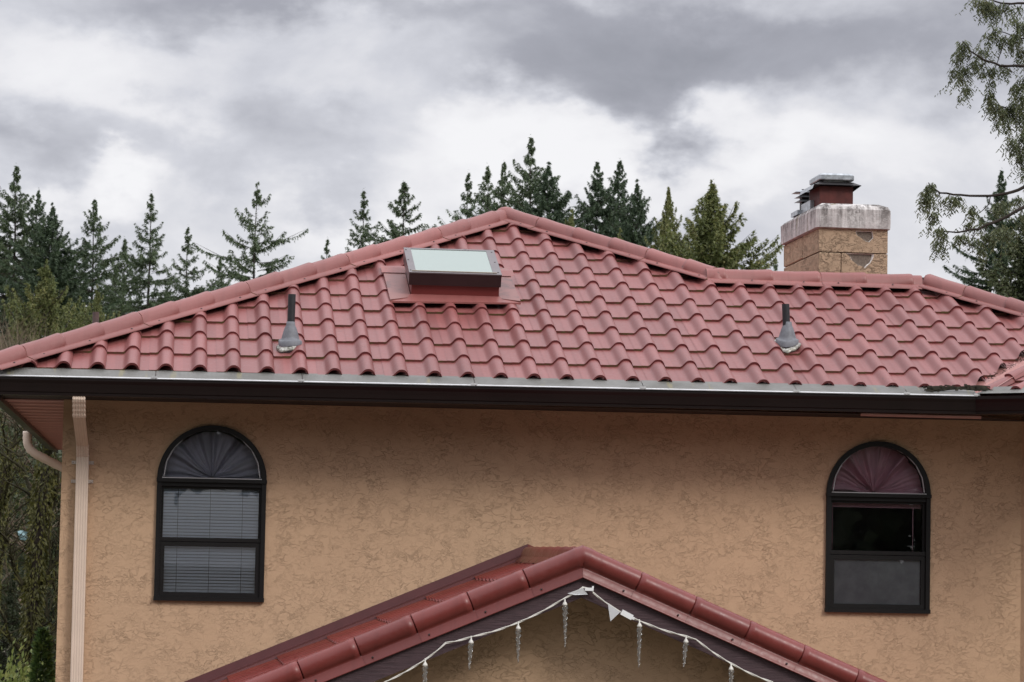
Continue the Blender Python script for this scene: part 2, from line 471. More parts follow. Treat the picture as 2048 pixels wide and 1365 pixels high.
class MB:
    def __init__(s):
        s.v, s.f, s.mi, s.sm = [], [], [], []

    def add(s, verts, faces, mi=0, smooth=False):
        o = len(s.v)
        s.v.extend([tuple(p) for p in verts])
        for f in faces:
            s.f.append(tuple(i + o for i in f))
            s.mi.append(mi)
            s.sm.append(smooth)
        return s

    def box(s, x0, x1, y0, y1, z0, z1, mi=0, M=None):
        v = [(x, y, z) for x in (x0, x1) for y in (y0, y1) for z in (z0, z1)]
        if M is not None:
            v = [M @ Vector(p) for p in v]
        return s.add(v, [(0, 1, 3, 2), (4, 6, 7, 5), (0, 4, 5, 1), (2, 3, 7, 6), (0, 2, 6, 4), (1, 5, 7, 3)], mi)

    def grid(s, rows, mi=0, smooth=True, close_u=False, flip=False):
        nr, nc = len(rows), len(rows[0])
        v = [p for r in rows for p in r]
        f = []
        for i in range(nr - 1):
            for j in range(nc if close_u else nc - 1):
                k = (j + 1) % nc
                q = (i * nc + j, i * nc + k, (i + 1) * nc + k, (i + 1) * nc + j)
                f.append(q[::-1] if flip else q)
        return s.add(v, f, mi, smooth)

    def tube(s, pts, radii, n=8, mi=0, cap=True):
        pts = [Vector(p) for p in pts]
        if isinstance(radii, (int, float)):
            radii = [radii] * len(pts)
        rows = []
        prev = None
        for i, p in enumerate(pts):
            d = (pts[min(i + 1, len(pts) - 1)] - pts[max(i - 1, 0)]).normalized()
            if prev is None:
                a = d.orthogonal().normalized()
            else:
                a = (prev - d * prev.dot(d))
                a = a.normalized() if a.length > 1e-6 else d.orthogonal().normalized()
            prev = a
            b = d.cross(a)
            rows.append([p + (a * math.cos(2 * math.pi * k / n) + b * math.sin(2 * math.pi * k / n)) * radii[i] for k in range(n)])
        o = len(s.v)
        s.grid(rows, mi, True, True)
        if cap:
            s.f.append(tuple(o + k for k in range(n))[::-1]); s.mi.append(mi); s.sm.append(False)
            e = o + (len(rows) - 1) * n
            s.f.append(tuple(e + k for k in range(n))); s.mi.append(mi); s.sm.append(False)
        return s

    def lathe(s, c, prof, n=20, mi=0, smooth=True, M=None):
        rows = []
        for (r, z) in prof:
            row = [Vector((r * math.cos(2 * math.pi * k / n), r * math.sin(2 * math.pi * k / n), z)) for k in range(n)]
            rows.append([(M @ q if M is not None else q + Vector(c)) for q in row])
        return s.grid(rows, mi, smooth, True)

    def sweep(s, path, prof, mi=0, smooth=False, caps=True):
        """path: list of functions/points pairs -> rows already given"""
        return s.grid(path, mi, smooth)

    def mesh(s, name, mats):
        me = bpy.data.meshes.new(name)
        me.from_pydata(s.v, [], s.f)
        for m in (mats if isinstance(mats, (list, tuple)) else [mats]):
            me.materials.append(m)
        me.polygons.foreach_set("material_index", s.mi)
        me.polygons.foreach_set("use_smooth", s.sm)
        me.update()
        return me


def wpos(o):
    p = Vector((0, 0, 0))
    while o is not None:
        p += o.location
        o = o.parent
    return p


def link(name, data, parent=None, at_world=True):
    o = bpy.data.objects.new(name, data)
    COL.objects.link(o)
    if parent is not None:
        o.parent = parent
        if at_world:
            o.location = -wpos(parent)
    return o


def build(mb, name, mats, parent=None):
    return link(name, mb.mesh(name, mats), parent)


def empty(name, loc):
    o = bpy.data.objects.new(name, None)
    COL.objects.link(o)
    o.location = loc
    o.empty_display_size = 0.2
    return o


def tag(o, label=None, cat=None, group=None, kind=None):
    for k, v in (("label", label), ("category", cat), ("group", group), ("kind", kind)):
        if v:
            o[k] = v
    return o


def poly_fill(loops, y, name=None):
    """2-D loops (x, z); first is the outline, others holes. Returns verts, tris in the plane y."""
    bm = bmesh.new()
    edges = []
    for lp in loops:
        vs = [bm.verts.new((x, y, z)) for (x, z) in lp]
        for i in range(len(vs)):
            edges.append(bm.edges.new((vs[i], vs[(i + 1) % len(vs)])))
    bmesh.ops.triangle_fill(bm, use_beauty=True, use_dissolve=False, edges=edges, normal=(0, -1, 0))
    bm.verts.index_update()
    v = [tuple(q.co) for q in bm.verts]
    f = []
    for fc in bm.faces:
        idx = [q.index for q in fc.verts]
        if fc.normal.y > 0:
            idx.reverse()
        f.append(tuple(idx))
    bm.free()
    return v, f


# ------------------------------------------------------------------ ground
GZ = -3.3
mb = MB()
xs = [-900, -300, -100, -40, -20, -10, 0, 10, 20, 40, 100, 300, 900]
ys = [-300, -60, -24, -17, -12, -8, 0, 10, 20, 40, 70, 100, 150, 220, 400, 1500]


def gz(x, y):
    z = GZ
    z += 2.2 * (1 / (1 + math.exp(min(30.0, (y + 14.5) / 1.2))))          # the bank the photograph is taken from
    if y > 120:
        z += (y - 120) * 0.012
    return z


mb.grid([[(x, y, gz(x, y)) for x in xs] for y in ys], 0, True)
g = build(mb, "ground", M_GROUND)
tag(g, kind="structure")

# ------------------------------------------------------------------ house
house = empty("house", (3.2, 0, GZ))
tag(house, "tan stucco house with dusty red metal tile roof and two arched windows", "house")

YE, ZE = -0.55, 1.8663               # crest of the first tile course at its front edge
PITCH = 0.3907
SP, CP = math.sin(PITCH), math.cos(PITCH)
TP = SP / CP
AX, AY, X0 = 0.22, 0.3543, -0.2964
TH, ST = 0.047, 0.0155                # height of the roll, rise of a course over the one below
NRM = Vector((0, -SP, CP))


def RP(x, v, w=0.0):
    """point on the main roof front: x, distance up the slope, height above the crest plane"""
    return Vector((x, YE + v * CP, ZE + v * SP)) + NRM * w


# --- wall with the two window openings
WIN = [(0.549, 1.2715), (5.104, 5.8265)]
ZT, ZB = 1.1290, 0.3275
WXR = 6.475


def win_loop(x0, x1, inset=0.0, n=28):
    xc, r = (x0 + x1) / 2, (x1 - x0) / 2 - inset
    pts = [(x0 + inset, ZB + inset), (x1 - inset, ZB + inset)]
    for k in range(n + 1):
        a = math.pi * k / n
        pts.append((xc + r * math.cos(a), ZT + r * math.sin(a)))
    return pts


mb = MB()
outer = [(-0.086, GZ), (WXR, GZ), (WXR, 1.70), (-0.086, 1.70)]
lps = [win_loop(a, b, 0.006) for a, b in WIN]
v, f = poly_fill([outer] + lps, 0.0)
mb.add(v, f, 0)
for lp in lps:
    n = len(lp)
    vv = [(x, 0.0, z) for x, z in lp] + [(x, 0.10, z) for x, z in lp]
    mb.add(vv, [(i, i + n, (i + 1) % n + n, (i + 1) % n) for i in range(n)], 0)
# side and back walls, and the bay wall that turns towards the camera at the right
BA = R(42)
bx, by = math.cos(BA), -math.sin(BA)
mb.add([(-0.086, 0, GZ), (-0.086, 10.4, GZ), (-0.086, 10.4, 1.70), (-0.086, 0, 1.70)], [(0, 3, 2, 1)])
mb.add([(-0.086, 10.4, GZ), (9.0, 10.4, GZ), (9.0, 10.4, 1.70), (-0.086, 10.4, 1.70)], [(0, 3, 2, 1)])
mb.add([(WXR, 0, GZ), (WXR + 2.6 * bx, 2.6 * by, GZ), (WXR + 2.6 * bx, 2.6 * by, 1.70), (WXR, 0, 1.70)], [(0, 1, 2, 3)])
mb.add([(WXR + 2.6 * bx, 2.6 * by, GZ), (9.0, 10.4, GZ), (9.0, 10.4, 1.70), (WXR + 2.6 * bx, 2.6 * by, 1.70)], [(0, 1, 2, 3)])
build(mb, "wall", M_STUCCO, house)

# --- roof: deck sheets under the tiles
BW = -(TH + ST) - 0.004
AP = Vector((3.19, 2.97))                      # apex in plan
RS = Vector((4.615, 1.635))                    # where the right hip meets the lower ridge
RE = Vector((6.20, 1.635))                     # end of the lower ridge


def fz(y, w=0.0):                              # height of the front plane over plan y
    return ZE + (y - YE) * TP + w / CP


EL = AP.x - (AP.y - (-0.56)) / 0.9586          # left eave corner
zap, zrs = fz(AP.y, BW), fz(RS.y, BW)
EC = Vector((5.957, -0.56))                    # inside corner of the eaves at the bay
VD = Vector((0.84, 1.0))                       # valley direction in plan
VT = EC + VD * 1.2
mb = MB()
F = lambda x, y: (x, y, fz(y, BW))
REe = Vector((RE.x + 1.72 * 0.6, RE.y - 1.72 * 0.6))
mb.add([F(EL, -0.56), F(EC.x, EC.y), F(VT.x, VT.y), F(REe.x, REe.y), F(RE.x, RE.y), F(RS.x, RS.y), F(AP.x, AP.y)], [(0, 1, 2, 3, 4, 5, 6)])
z0 = fz(-0.56, BW)
mb.add([(EL, -0.56, z0), (AP.x, AP.y, zap), (AP.x, 8.0, zap), (EL, 11.6, z0)], [(0, 1, 2, 3)])
mb.add([(AP.x, AP.y, zap), (RS.x, RS.y, zrs), (AP.x + 3.72, 4.4, zap - 3.72 * TP), (AP.x + 3.72, 11.6, zap - 3.72 * TP), (AP.x, 8.0, zap)], [(0, 1, 2, 3, 4)])
mb.add([(EL, 11.6, z0), (AP.x, 8.0, zap), (AP.x + 3.72, 11.6, z0)], [(0, 1, 2)])
mb.add([(RS.x, RS.y, zrs), (RE.x, RE.y, zrs), (RE.x + 2.3, RE.y + 2.3, zrs - 2.3 * TP), (RS.x + 2.3, RE.y + 2.3, zrs - 2.3 * TP)], [(0, 1, 2, 3)])
mb.add([(RE.x, RE.y, zrs), F(REe.x, REe.y), (RE.x + 2.3, REe.y - 0.1, zrs - 2.3 * TP), (RE.x + 2.3, RE.y + 2.3, zrs - 2.3 * TP)], [(0, 1, 2, 3)])
roof = build(mb, "roof", M_CAPR, house)

# --- one roof tile
prof = []                                       # (x, height), left pan edge -> roll -> next seam
c0 = 0.11
for t in (0.0, 0.02):
    prof.append((t, 0.0))
LW, RW = 0.066, 0.050
for k in range(9):
    t = -LW + LW * k / 8
    prof.append((c0 + t, TH * (0.5 + 0.5 * math.cos(math.pi * (-t / LW) ** 1.30))))
for k in range(1, 7):
    t = RW * k / 6
    prof.append((c0 + t, TH * max(0.0, 1 - (t / RW) ** 2.3) ** 0.80 + 0.003 * k / 6))
prof.append((AX + 0.012, 0.003))
# the flat pan is the part left of the roll and right of the seam


def tile_mesh(name="roof_tile"):
    mb = MB()
    rows = []
    for (v, w) in ((0.0, ST), (AY * 0.5, ST * 0.5), (AY + 0.02, -0.001)):
        rows.append([(x - c0, v, h + w) for x, h in prof])
    ns = len(prof) - 1
    mb.grid([r[:ns] for r in rows], 0, True)
    xs0 = prof[ns - 1][0] - c0 + 0.0005
    pan = []
    for (v, w) in ((0.0, ST), (AY * 0.5, ST * 0.5), (AY + 0.02, -0.001)):
        pan.append([(xs0, v, w - 0.0015), (AX + 0.006 - c0, v, w - 0.0015)])
    mb.grid(pan, 0, False)
    # turned-down front edge: mossy along the pan, dark red under the roll
    lo = [(x - c0, 0.0035, h - 0.001) for x, h in prof[:ns]]
    up = [(x - c0, 0.0, h + ST) for x, h in prof[:ns]]
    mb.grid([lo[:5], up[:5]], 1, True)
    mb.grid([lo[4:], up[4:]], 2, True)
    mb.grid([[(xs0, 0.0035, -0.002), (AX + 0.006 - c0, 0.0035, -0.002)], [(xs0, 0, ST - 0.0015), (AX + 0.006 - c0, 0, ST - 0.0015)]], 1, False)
    return mb


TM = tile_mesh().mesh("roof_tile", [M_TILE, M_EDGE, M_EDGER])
TMP = tile_mesh().mesh("roof_tile", [M_PORCH, M_EDGER, M_EDGER])


def clip_mesh(me, M, planes):
    """tile mesh brought to the world by M and cut by vertical planes (point, outward normal)"""
    bm = bmesh.new()
    bm.from_mesh(me)
    bm.transform(M)
    for co, no in planes:
        geom = bm.verts[:] + bm.edges[:] + bm.faces[:]
        bmesh.ops.bisect_plane(bm, geom=geom, dist=1e-5, plane_co=co, plane_no=no, clear_outer=True)
    if not bm.faces:
        bm.free()
        return None
    out = bpy.data.meshes.new("roof_tile")
    bm.transform(M.inverted())
    bm.to_mesh(out)
    bm.free()
    for m in me.materials:
        out.materials.append(m)
    return out


def place_tiles(me, cols, rows, origin, ex, ey, en, planes, parent, jit=0.0):
    """ex along the eave, ey up the slope, en the normal; planes: list of (point, outward normal)"""
    n = 0
    base = Matrix((ex, ey, en)).transposed().to_4x4()
    corners = [Vector((x, y, z)) for x in (-0.115, 0.125) for y in (0, AY + 0.02) for z in (0, TH + ST)]
    for j in rows:
        for i in cols:
            p = origin + ex * (i * AX) + ey * (j * AY)
            M = base.copy()
            M.translation = p
            M = M @ Matrix.Rotation(random.uniform(-0.004, 0.004), 4, "Z") @ Matrix.Translation((0, 0, random.uniform(0, 0.0022)))
            out = False
            cut = []
            for co, no in planes:
                d = [(M @ c - co).dot(no) for c in corners]
                if min(d) > 0:
                    out = True
                    break
                if max(d) > 0:
                    cut.append((co, no))
            if out:
                continue
            mesh = me if not cut else clip_mesh(me, M, cut)
            if mesh is None:
                continue
            o = bpy.data.objects.new("roof_tile", mesh)
            COL.objects.link(o)
            o.parent = parent
            M2 = M.copy()
            M2.translation = M.translation - wpos(parent)
            o.matrix_local = M2
            n += 1
    return n


EX, EY, EN = Vector((1, 0, 0)), Vector((0, CP, SP)), NRM.copy()


def vplane(a, b, gap=0.0):
    """vertical plane through plan points a, b; outward is to the left of a->b"""
    d = (b - a).normalized()
    no = Vector((-d.y, d.x, 0))
    return (Vector((a.x, a.y, 0)) - no * gap, no)


ELp = Vector((EL, -0.56))
planes_left = [vplane(ELp, AP, 0.03)]
planes_right_hip = [vplane(AP, RS, 0.03)]
ridge_pl = [vplane(RS, RE, 0.03)]
rh_pl = [vplane(RE, RE + Vector((1, -1)), 0.03)]
# valley: outward is to the right of the line running up
vd = VD.normalized()
vno = Vector((vd.y, -vd.x, 0))
valley_pl = [(Vector((EC.x, EC.y, 0)) - vno * 0.035, vno)]
orig = RP(X0, 0, BW + 0.004)
# columns left of the lower ridge's start reach the apex; to the right they stop at the ridge
nt = 0
for j in range(0, 11):
    for i in range(-2, 33):
        x = X0 + i * AX
        pls = planes_left + valley_pl
        if x < RS.x:
            pls = pls + planes_right_hip
        else:
            pls = pls + ridge_pl + rh_pl
        nt += place_tiles(TM, [i], [j], orig, EX, EY, EN, pls, roof)

# --- hip and ridge caps
CAP_SEC = [(-0.135, -0.050), (-0.135, -0.041), (-0.078, -0.022), (-0.072, 0.002), (-0.058, 0.030), (-0.036, 0.049), (0.0, 0.056),
           (0.036, 0.049), (0.058, 0.030), (0.072, 0.002), (0.078, -0.022), (0.135, -0.041), (0.135, -0.050)]


def cap_run(p0, p1, parent, mats, unit=0.3543, per=3, sec=CAP_SEC, first=0.0, drop=0.291, rib=0.15, screws=True, flat=False):
    p0, p1 = Vector(p0), Vector(p1)
    L = (p1 - p0).length
    d = (p1 - p0) / L
    hz = Vector((d.x, d.y, 0)).normalized()
    side = Vector((hz.y, -hz.x, 0))
    t = -first
    while t < L - 0.02:
        a, b = max(t, 0.0), min(t + unit * per, L)
        if b - a > 0.05:
            mb = MB()
            st = []
            u = t
            while u < t + unit * per - 1e-6:
                for (q, sc) in ((0.0, 0.96), (0.06, 0.98), (0.18, 1.0), (0.29, 1.0 + rib * 0.7), (0.325, 1.0 + rib), (0.338, 1.0 + rib * 0.9), (0.349, 0.96)):
                    st.append((u + q, sc))
                u += unit
            st.append((t + unit * per + 0.03, 0.985))
            rows = []
            st = [(q, sc) for q, sc in st if a - 1e-6 <= q <= b + 0.03]
            if not st or st[0][0] > a + 0.01:
                st.insert(0, (a, 1.0))
            lift = 0.0045
            for q, sc in st:
                k = 1 - (q - t) / (unit * per)
                c = p0 + d * q + Vector((0, 0, lift * k))
                row = []
                for (s, w) in sec:
                    core = abs(s) < 0.076
                    sw = w if flat is False else w
                    row.append(c + side * (s * (sc if core else 1.0)) + Vector((0, 0, (sw * (sc if core and sw > 0 else 1.0)))))
                rows.append(row)
            for c0_, c1_ in ((0, 3), (2, len(sec) - 2), (len(sec) - 3, len(sec))):
                mb.grid([rw[c0_:c1_] for rw in rows], 0, True, False, True)
            # closed lower lip
            lo = rows[0]
            mb.add([*lo, *[q + Vector((0, 0, -0.006)) for q in lo]], [(i, i + 1, i + 1 + len(lo), i + len(lo)) for i in range(len(lo) - 1)], 1)
            if screws:
                for q in (t + 0.12, t + unit * 1.5, t + unit * 2.6):
                    if a + 0.03 < q < b - 0.03:
                        for sgn in (-1, 1):
                            c = p0 + d * q + side * (0.108 * sgn) + Vector((0, 0, -0.030))
                            mb.lathe(c, [(0.0001, 0.006), (0.006, 0.005), (0.007, 0.0)], 6, 2)
            build(mb, "ridge_cap", mats, parent)
        t += unit * per


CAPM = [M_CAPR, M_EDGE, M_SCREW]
hipL0 = Vector((EL, -0.56, fz(-0.56)))
apx = Vector((AP.x, AP.y, fz(AP.y)))
rs3 = Vector((RS.x, RS.y, fz(RS.y)))
re3 = Vector((RE.x, RE.y, fz(RE.y)))
dn = (hipL0 - apx).normalized()
RIDGE_SEC = [(s, w if abs(s) < 0.1 else (w - 0.012)) for s, w in CAP_SEC]
cap_run(rs3 + Vector((-0.08, 0, -0.012)), re3 + Vector((0.02, 0, -0.012)), roof, CAPM, sec=RIDGE_SEC, first=0.2, per=3)
hipR1 = Vector((RE.x + 1.6, RE.y - 1.6, fz(RE.y - 1.6)))
cap_run(hipR1, re3, roof, CAPM, first=0.15)
cap_run(rs3, apx, roof, CAPM, first=0.45)
cap_run(hipL0 + dn * 0.10, apx, roof, CAPM, first=0.78)
# back ridge of the main block
cap_run(Vector((AP.x, 7.9, apx.z)), apx, roof, CAPM, first=0.0, screws=False)
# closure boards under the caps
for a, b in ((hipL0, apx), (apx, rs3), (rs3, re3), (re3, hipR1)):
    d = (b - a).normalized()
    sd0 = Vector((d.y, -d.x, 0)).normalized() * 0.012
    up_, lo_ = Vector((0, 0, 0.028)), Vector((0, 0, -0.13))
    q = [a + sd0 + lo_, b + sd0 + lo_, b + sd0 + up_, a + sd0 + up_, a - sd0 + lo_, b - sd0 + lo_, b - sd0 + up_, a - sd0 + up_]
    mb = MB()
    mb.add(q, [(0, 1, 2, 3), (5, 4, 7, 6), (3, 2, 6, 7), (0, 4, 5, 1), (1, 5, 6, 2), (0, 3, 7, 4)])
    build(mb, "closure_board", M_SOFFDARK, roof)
# apex cover
mb = MB()
mb.lathe(apx + Vector((0, 0, -0.02)), [(0.095, -0.01), (0.085, 0.035), (0.06, 0.068), (0.03, 0.080), (0.0001, 0.083)], 16)
build(mb, "apex_cover", M_CAPR, roof)
mb = MB()
mb.lathe(rs3 + Vector((0.0, 0, -0.03)), [(0.09, -0.02), (0.08, 0.03), (0.055, 0.06), (0.0001, 0.075)], 16)
build(mb, "apex_cover", M_CAPR, roof)

# --- bay roof at the right with its valley
t2 = 0.316
bp = math.atan(t2)
b_ex = Vector((math.cos(BA), -math.sin(BA), 0))
b_h = Vector((math.sin(BA), math.cos(BA), 0))
b_ey = b_h * math.cos(bp) + Vector((0, 0, math.sin(bp)))
b_en = b_ex.cross(b_ey)
bo = Vector((EC.x, EC.y, fz(EC.y) + BW / CP))
mb = MB()
q0 = bo + b_en * -0.004
vt3 = q0 + Vector((VD.x, VD.y, TP)) * 1.25
mb.add([q0, q0 + b_ex * 1.6, q0 + b_ex * 1.6 + b_ey * 1.6, vt3], [(0, 1, 2, 3)])
build(mb, "bay_roof", M_CAPR, house)
vno_b = -vno
place_tiles(TM, range(0, 7), range(0, 4), bo + b_ex * 0.115, b_ex, b_ey, b_en,
            [(Vector((EC.x, EC.y, 0)) + vno * 0.10, vno_b)], roof)
# valley metal
mb = MB()
v3 = Vector((VD.x, VD.y, TP))
rows = []
for t in (-0.02, 0.4, 0.8, 1.2):
    c = Vector((EC.x, EC.y, fz(EC.y) + BW / CP + 0.016)) + v3 * t
    rows.append([c - vno * 0.12 + Vector((0, 0, 0.012)), c - vno * 0.02, c + vno * 0.015 + Vector((0, 0, 0.004)), c + vno * 0.03 + Vector((0, 0, 0.022)), c + vno * 0.045 + Vector((0, 0, 0.004)), c + vno * 0.17 + Vector((0, 0, 0.03))])
mb.grid(rows, 0, False)
build(mb, "valley_metal", M_VALLEY, roof)
mb = MB()
for k in range(60):
    t = random.uniform(0.25, 0.75)
    c = Vector((EC.x, EC.y, fz(EC.y) + BW / CP + 0.03)) + v3 * t + vno * random.uniform(-0.05, 0.02)
    a = Vector((random.uniform(-1, 1), random.uniform(-1, 1), random.uniform(0, 0.7))).normalized() * random.uniform(0.015, 0.05)
    mb.tube([c, c + a], [0.0022, 0.001], 4)
o = build(mb, "valley_debris", M_DEBRIS, roof)
o["kind"] = "stuff"

# --- eaves: gutter, guard, soffit
GSL = 0.0072                                     # the gutter falls to the left


def gut(x):
    return 1.633 + (x + 0.47) * 0.0026


GP = [(-0.548, 0.128), (-0.548, 0.002), (-0.62, 0.0), (-0.638, 0.002), (-0.640, 0.020), (-0.646, 0.024), (-0.652, 0.050), (-0.660, 0.078), (-0.668, 0.092), (-0.672, 0.100), (-0.672, 0.117), (-0.664, 0.122), (-0.655, 0.122)]
mb = MB()
cx_l = EL - 0.085
lx = lambda y: (EL - 0.085) + ((y + 0.672) if y > -0.672 else 0) * 0.0
# mitred path: left return -> front -> bay
EB = Vector((EC.x, -0.56))


def gpath(off, zz):
    """off: distance outside the tile edge line (y = -0.56 at 0)"""
    a = off
    pts = []
    pts.append((EL - a, 10.35, zz))
    pts.append((EL - a, -0.56 - a, zz))
    # inside corner at the bay
    k = math.tan(BA / 2)
    pts.append((EC.x - a * k + 0.045, -0.56 - a, zz))
    e = Vector((EC.x - a * k + 0.045, -0.56 - a, 0)) + b_ex * 1.9
    pts.append((e.x, e.y, zz))
    return pts


rows = []
for (y, z) in GP:
    a = -0.56 - y
    ps = gpath(a, z)
    rows.append([Vector((p[0], p[1], p[2] + gut(max(min(p[0], 6.2), -0.5)) + (0.0 if i < 2 else 0.014))) for i, p in enumerate(ps)])
mb.grid(rows, 0, False, False, True)
gutter = build(mb, "gutter", M_GUTTER, house)
# guard panels
gx0, gx1 = EL - 0.08, EC.x
joints = [gx0, 0.52, 1.47, 2.60, 3.72, 4.75, 5.50, gx1 + 0.02]
for a, b in zip(joints[:-1], joints[1:]):
    mb = MB()
    za, zb = gut(a) + 0.1235 + (a + .47) * 0.0022, gut(b) + 0.1235 + (b + .47) * 0.0022
    rows = []
    for (y, dz) in ((-0.672, 0.0), (-0.64, 0.013), (-0.60, 0.031), (-0.55, 0.052), (-0.50, 0.066)):
        rows.append([(a + 0.002, y, za + dz), (b - 0.002, y, zb + dz)])
    mb.grid(rows, 0, False)
    mb.add([(a + 0.002, -0.684, za - 0.002), (b - 0.002, -0.684, zb - 0.002), (b - 0.002, -0.677, zb + 0.003), (a + 0.002, -0.677, za + 0.003), (a + 0.002, -0.666, za + 0.005), (b - 0.002, -0.666, zb + 0.005)], [(0, 1, 2, 3), (3, 2, 5, 4)], 1)
    mb.box(a + 0.002, b - 0.002, -0.680, -0.668, -0.004, 0.004, 1, Matrix(((1, 0, 0, 0), (0, 1, 0, 0), ((zb - za) / (b - a), 0, 1, za - a * (zb - za) / (b - a) - 0.002), (0, 0, 0, 1))))
    mb.box(b - 0.03, b + 0.01, -0.683, -0.665, zb + 0.0, zb + 0.014, 1)
    build(mb, "gutter_guard", [M_GUARD, M_SILVER], gutter)
mb = MB()
k = math.tan(BA / 2)
g0 = Vector((EC.x - 0.112 * k + 0.045, -0.672, gut(6) + 0.152))
rows = []
for (a, dz) in ((0.0, 0.0), (0.04, 0.013), (0.08, 0.031), (0.13, 0.052)):
    q = g0 + b_h * a + b_ex * (a * -k * -1) + Vector((0, 0, dz))
    rows.append([q, q + b_ex * 1.7])
mb.grid(rows, 0, False)
build(mb, "gutter_guard", [M_GUARD, M_SILVER], gutter)
# loose, curled strip of old mesh guard in the corner
mb = MB()
rows = []
for t in np.linspace(0, 1, 14):
    p = Vector((5.64, -0.612, 1.818)).lerp(Vector((5.99, -0.607, 1.842)), t)
    if t > 0.55:
        p = Vector((5.99 - (1 - t) * 0.35 + (t - 0.55) * 0.16, -0.607 - (t - 0.55) * 0.12, 1.836 - (t - 0.55) * 0.012))
    hgt = 0.020 + 0.008 * math.sin(t * 9)
    rows.append([p + Vector((0, -0.01, -hgt * 0.4)), p + Vector((0, 0.0, hgt))])
mb.grid(rows, 0, False)
for kx in range(90):
    t = random.random()
    p = rows[min(13, int(t * 14))][0] + Vector((random.uniform(-0.02, 0.02), -0.004, random.uniform(0, 0.035)))
    s = random.uniform(0.004, 0.011)
    mb.box(p.x - s, p.x + s, p.y - s * .5, p.y + s * .5, p.z - s * .6, p.z + s * .6)
build(mb, "gutter_debris", M_DEBRIS, gutter)["kind"] = "stuff"

# soffits
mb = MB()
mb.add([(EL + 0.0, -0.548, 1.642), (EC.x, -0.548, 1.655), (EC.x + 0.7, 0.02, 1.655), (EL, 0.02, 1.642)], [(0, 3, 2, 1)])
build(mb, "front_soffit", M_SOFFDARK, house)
soff = None
mb = MB()
mb.box(EL + 0.0, EL + 0.02, -0.54, 10.34, 1.60, 1.78)
fascia = build(mb, "side_fascia", M_GUTTER, house)
NB = 42
for k in range(NB):
    y0 = 0.0 + k * (10.32 / NB)
    mb = MB()
    mb.box(EL + 0.021, -0.088, y0 + 0.014, y0 + 10.32 / NB - 0.014, 1.636 + 0.002 * (k % 2), 1.650)
    mb.box(EL + 0.021, -0.088, y0 - 0.003, y0 + 0.012, 1.628, 1.636)
    build(mb, "soffit_board", M_SOFFIT, fascia)
mb = MB()
mb.box(5.213, 6.035, -0.545, -0.515, 1.640, 1.658, 0)
build(mb, "soffit_strip", M_SOFFIT, house)

# --- downspouts


def downspout(path, parent, w=0.082, d=0.06, ribs=5):
    pass


ds = MB()
# outlet, offset and straight drop, as a ribbed rectangular section
SEC = []
for k in range(11):
    SEC.append((-0.041 + 0.082 * k / 10, -0.030 - (0.0035 if k % 2 else 0.0)))
SEC += [(0.041, 0.030), (-0.041, 0.030)]


def ds_run(mb, pts, flex=False):
    rows = []
    for (p, sx) in pts:
        rows.append([(p[0] + s * sx, p[1] + q * sx, p[2]) for s, q in SEC])
    mb.grid(rows, 0, False, True, True)


dsp = empty("downspout", (0.05, -0.035, GZ))
dsp.parent = house
dsp.location = Vector((0.05, -0.035, GZ)) - wpos(house)
mb = MB()
pts = []
A0, B0 = Vector((0.031, -0.60, 1.66)), Vector((0.050, -0.038, 1.27))
ds_run(mb, [((0.031, -0.60, 1.66), 1.0), ((0.031, -0.60, 1.615), 1.0)])
for k in range(9):
    t = k / 8
    p = Vector((0.031, -0.60, 1.615)).lerp(Vector((0.033, -0.50, 1.50)), t)
    pts.append(((p.x, p.y, p.z), 1.06 if k % 2 else 0.98))
ds_run(mb, pts)
build(mb, "elbow", M_DOWN, dsp)
mb = MB()
ds_run(mb, [((0.033, -0.50, 1.503), 0.97), ((0.049, -0.10, 1.335), 0.97)])
build(mb, "offset_pipe", M_DOWN, dsp)
mb = MB()
pts = []
for k in range(9):
    t = k / 8
    p = Vector((0.049, -0.10, 1.345)).lerp(Vector((0.051, -0.036, 1.26)), t)
    pts.append(((p.x, p.y, p.z), 1.05 if k % 2 else 0.98))
ds_run(mb, pts)
build(mb, "elbow", M_DOWN, dsp)
mb = MB()
ds_run(mb, [((0.051, -0.036, 1.265), 1.0), ((0.060, -0.036, GZ), 1.0)])
build(mb, "drop_pipe", M_DOWN, dsp)
M_BRACKET = simple("bracket_metal", (0.48, 0.42, 0.37), 0.5, 0.3)
for zz in (1.225, 1.10):
    mb = MB()
    mb.box(-0.022, 0.124, -0.010, -0.002, zz - 0.011, zz + 0.011)
    for xx in (-0.014, 0.116):
        mb.lathe((xx, -0.012, zz), [(0.0001, 0.002), (0.006, 0.001), (0.006, -0.004)], 8)
    build(mb, "bracket", M_BRACKET, dsp)
mb = MB()
cpts = [(-0.60, 6.2, 1.66), (-0.60, 6.2, 1.60), (-0.595, 6.2, 1.55), (-0.57, 6.2, 1.50), (-0.52, 6.2, 1.462), (-0.46, 6.2, 1.432), (-0.30, 6.2, 1.355), (-0.13, 6.2, 1.275)]
fine = []
for a, b in zip(cpts[:-1], cpts[1:]):
    for k in range(3):
        fine.append(Vector(a).lerp(Vector(b), k / 3))
fine.append(Vector(cpts[-1]))
mb.tube(fine, [0.040 if i % 2 else 0.0365 for i in range(len(fine))], 10)
build(mb, "rear_elbow", M_DOWN, house)

# --- windows


def bar(mb, x0, x1, z0, z1, y0, y1, mi=0):
    mb.box(x0, x1, y0, y1, z0, z1, mi)


def ring(mb, x0, x1, z0, z1, t, y0, y1):
    mb.box(x0, x1, y0, y1, z0, z0 + t)
    mb.box(x0, x1, y0, y1, z1 - t, z1)
    mb.box(x0, x0 + t, y0 + 0.0005, y1 - 0.0005, z0 + t, z1 - t)
    mb.box(x1 - t, x1, y0 + 0.0005, y1 - 0.0005, z0 + t, z1 - t)


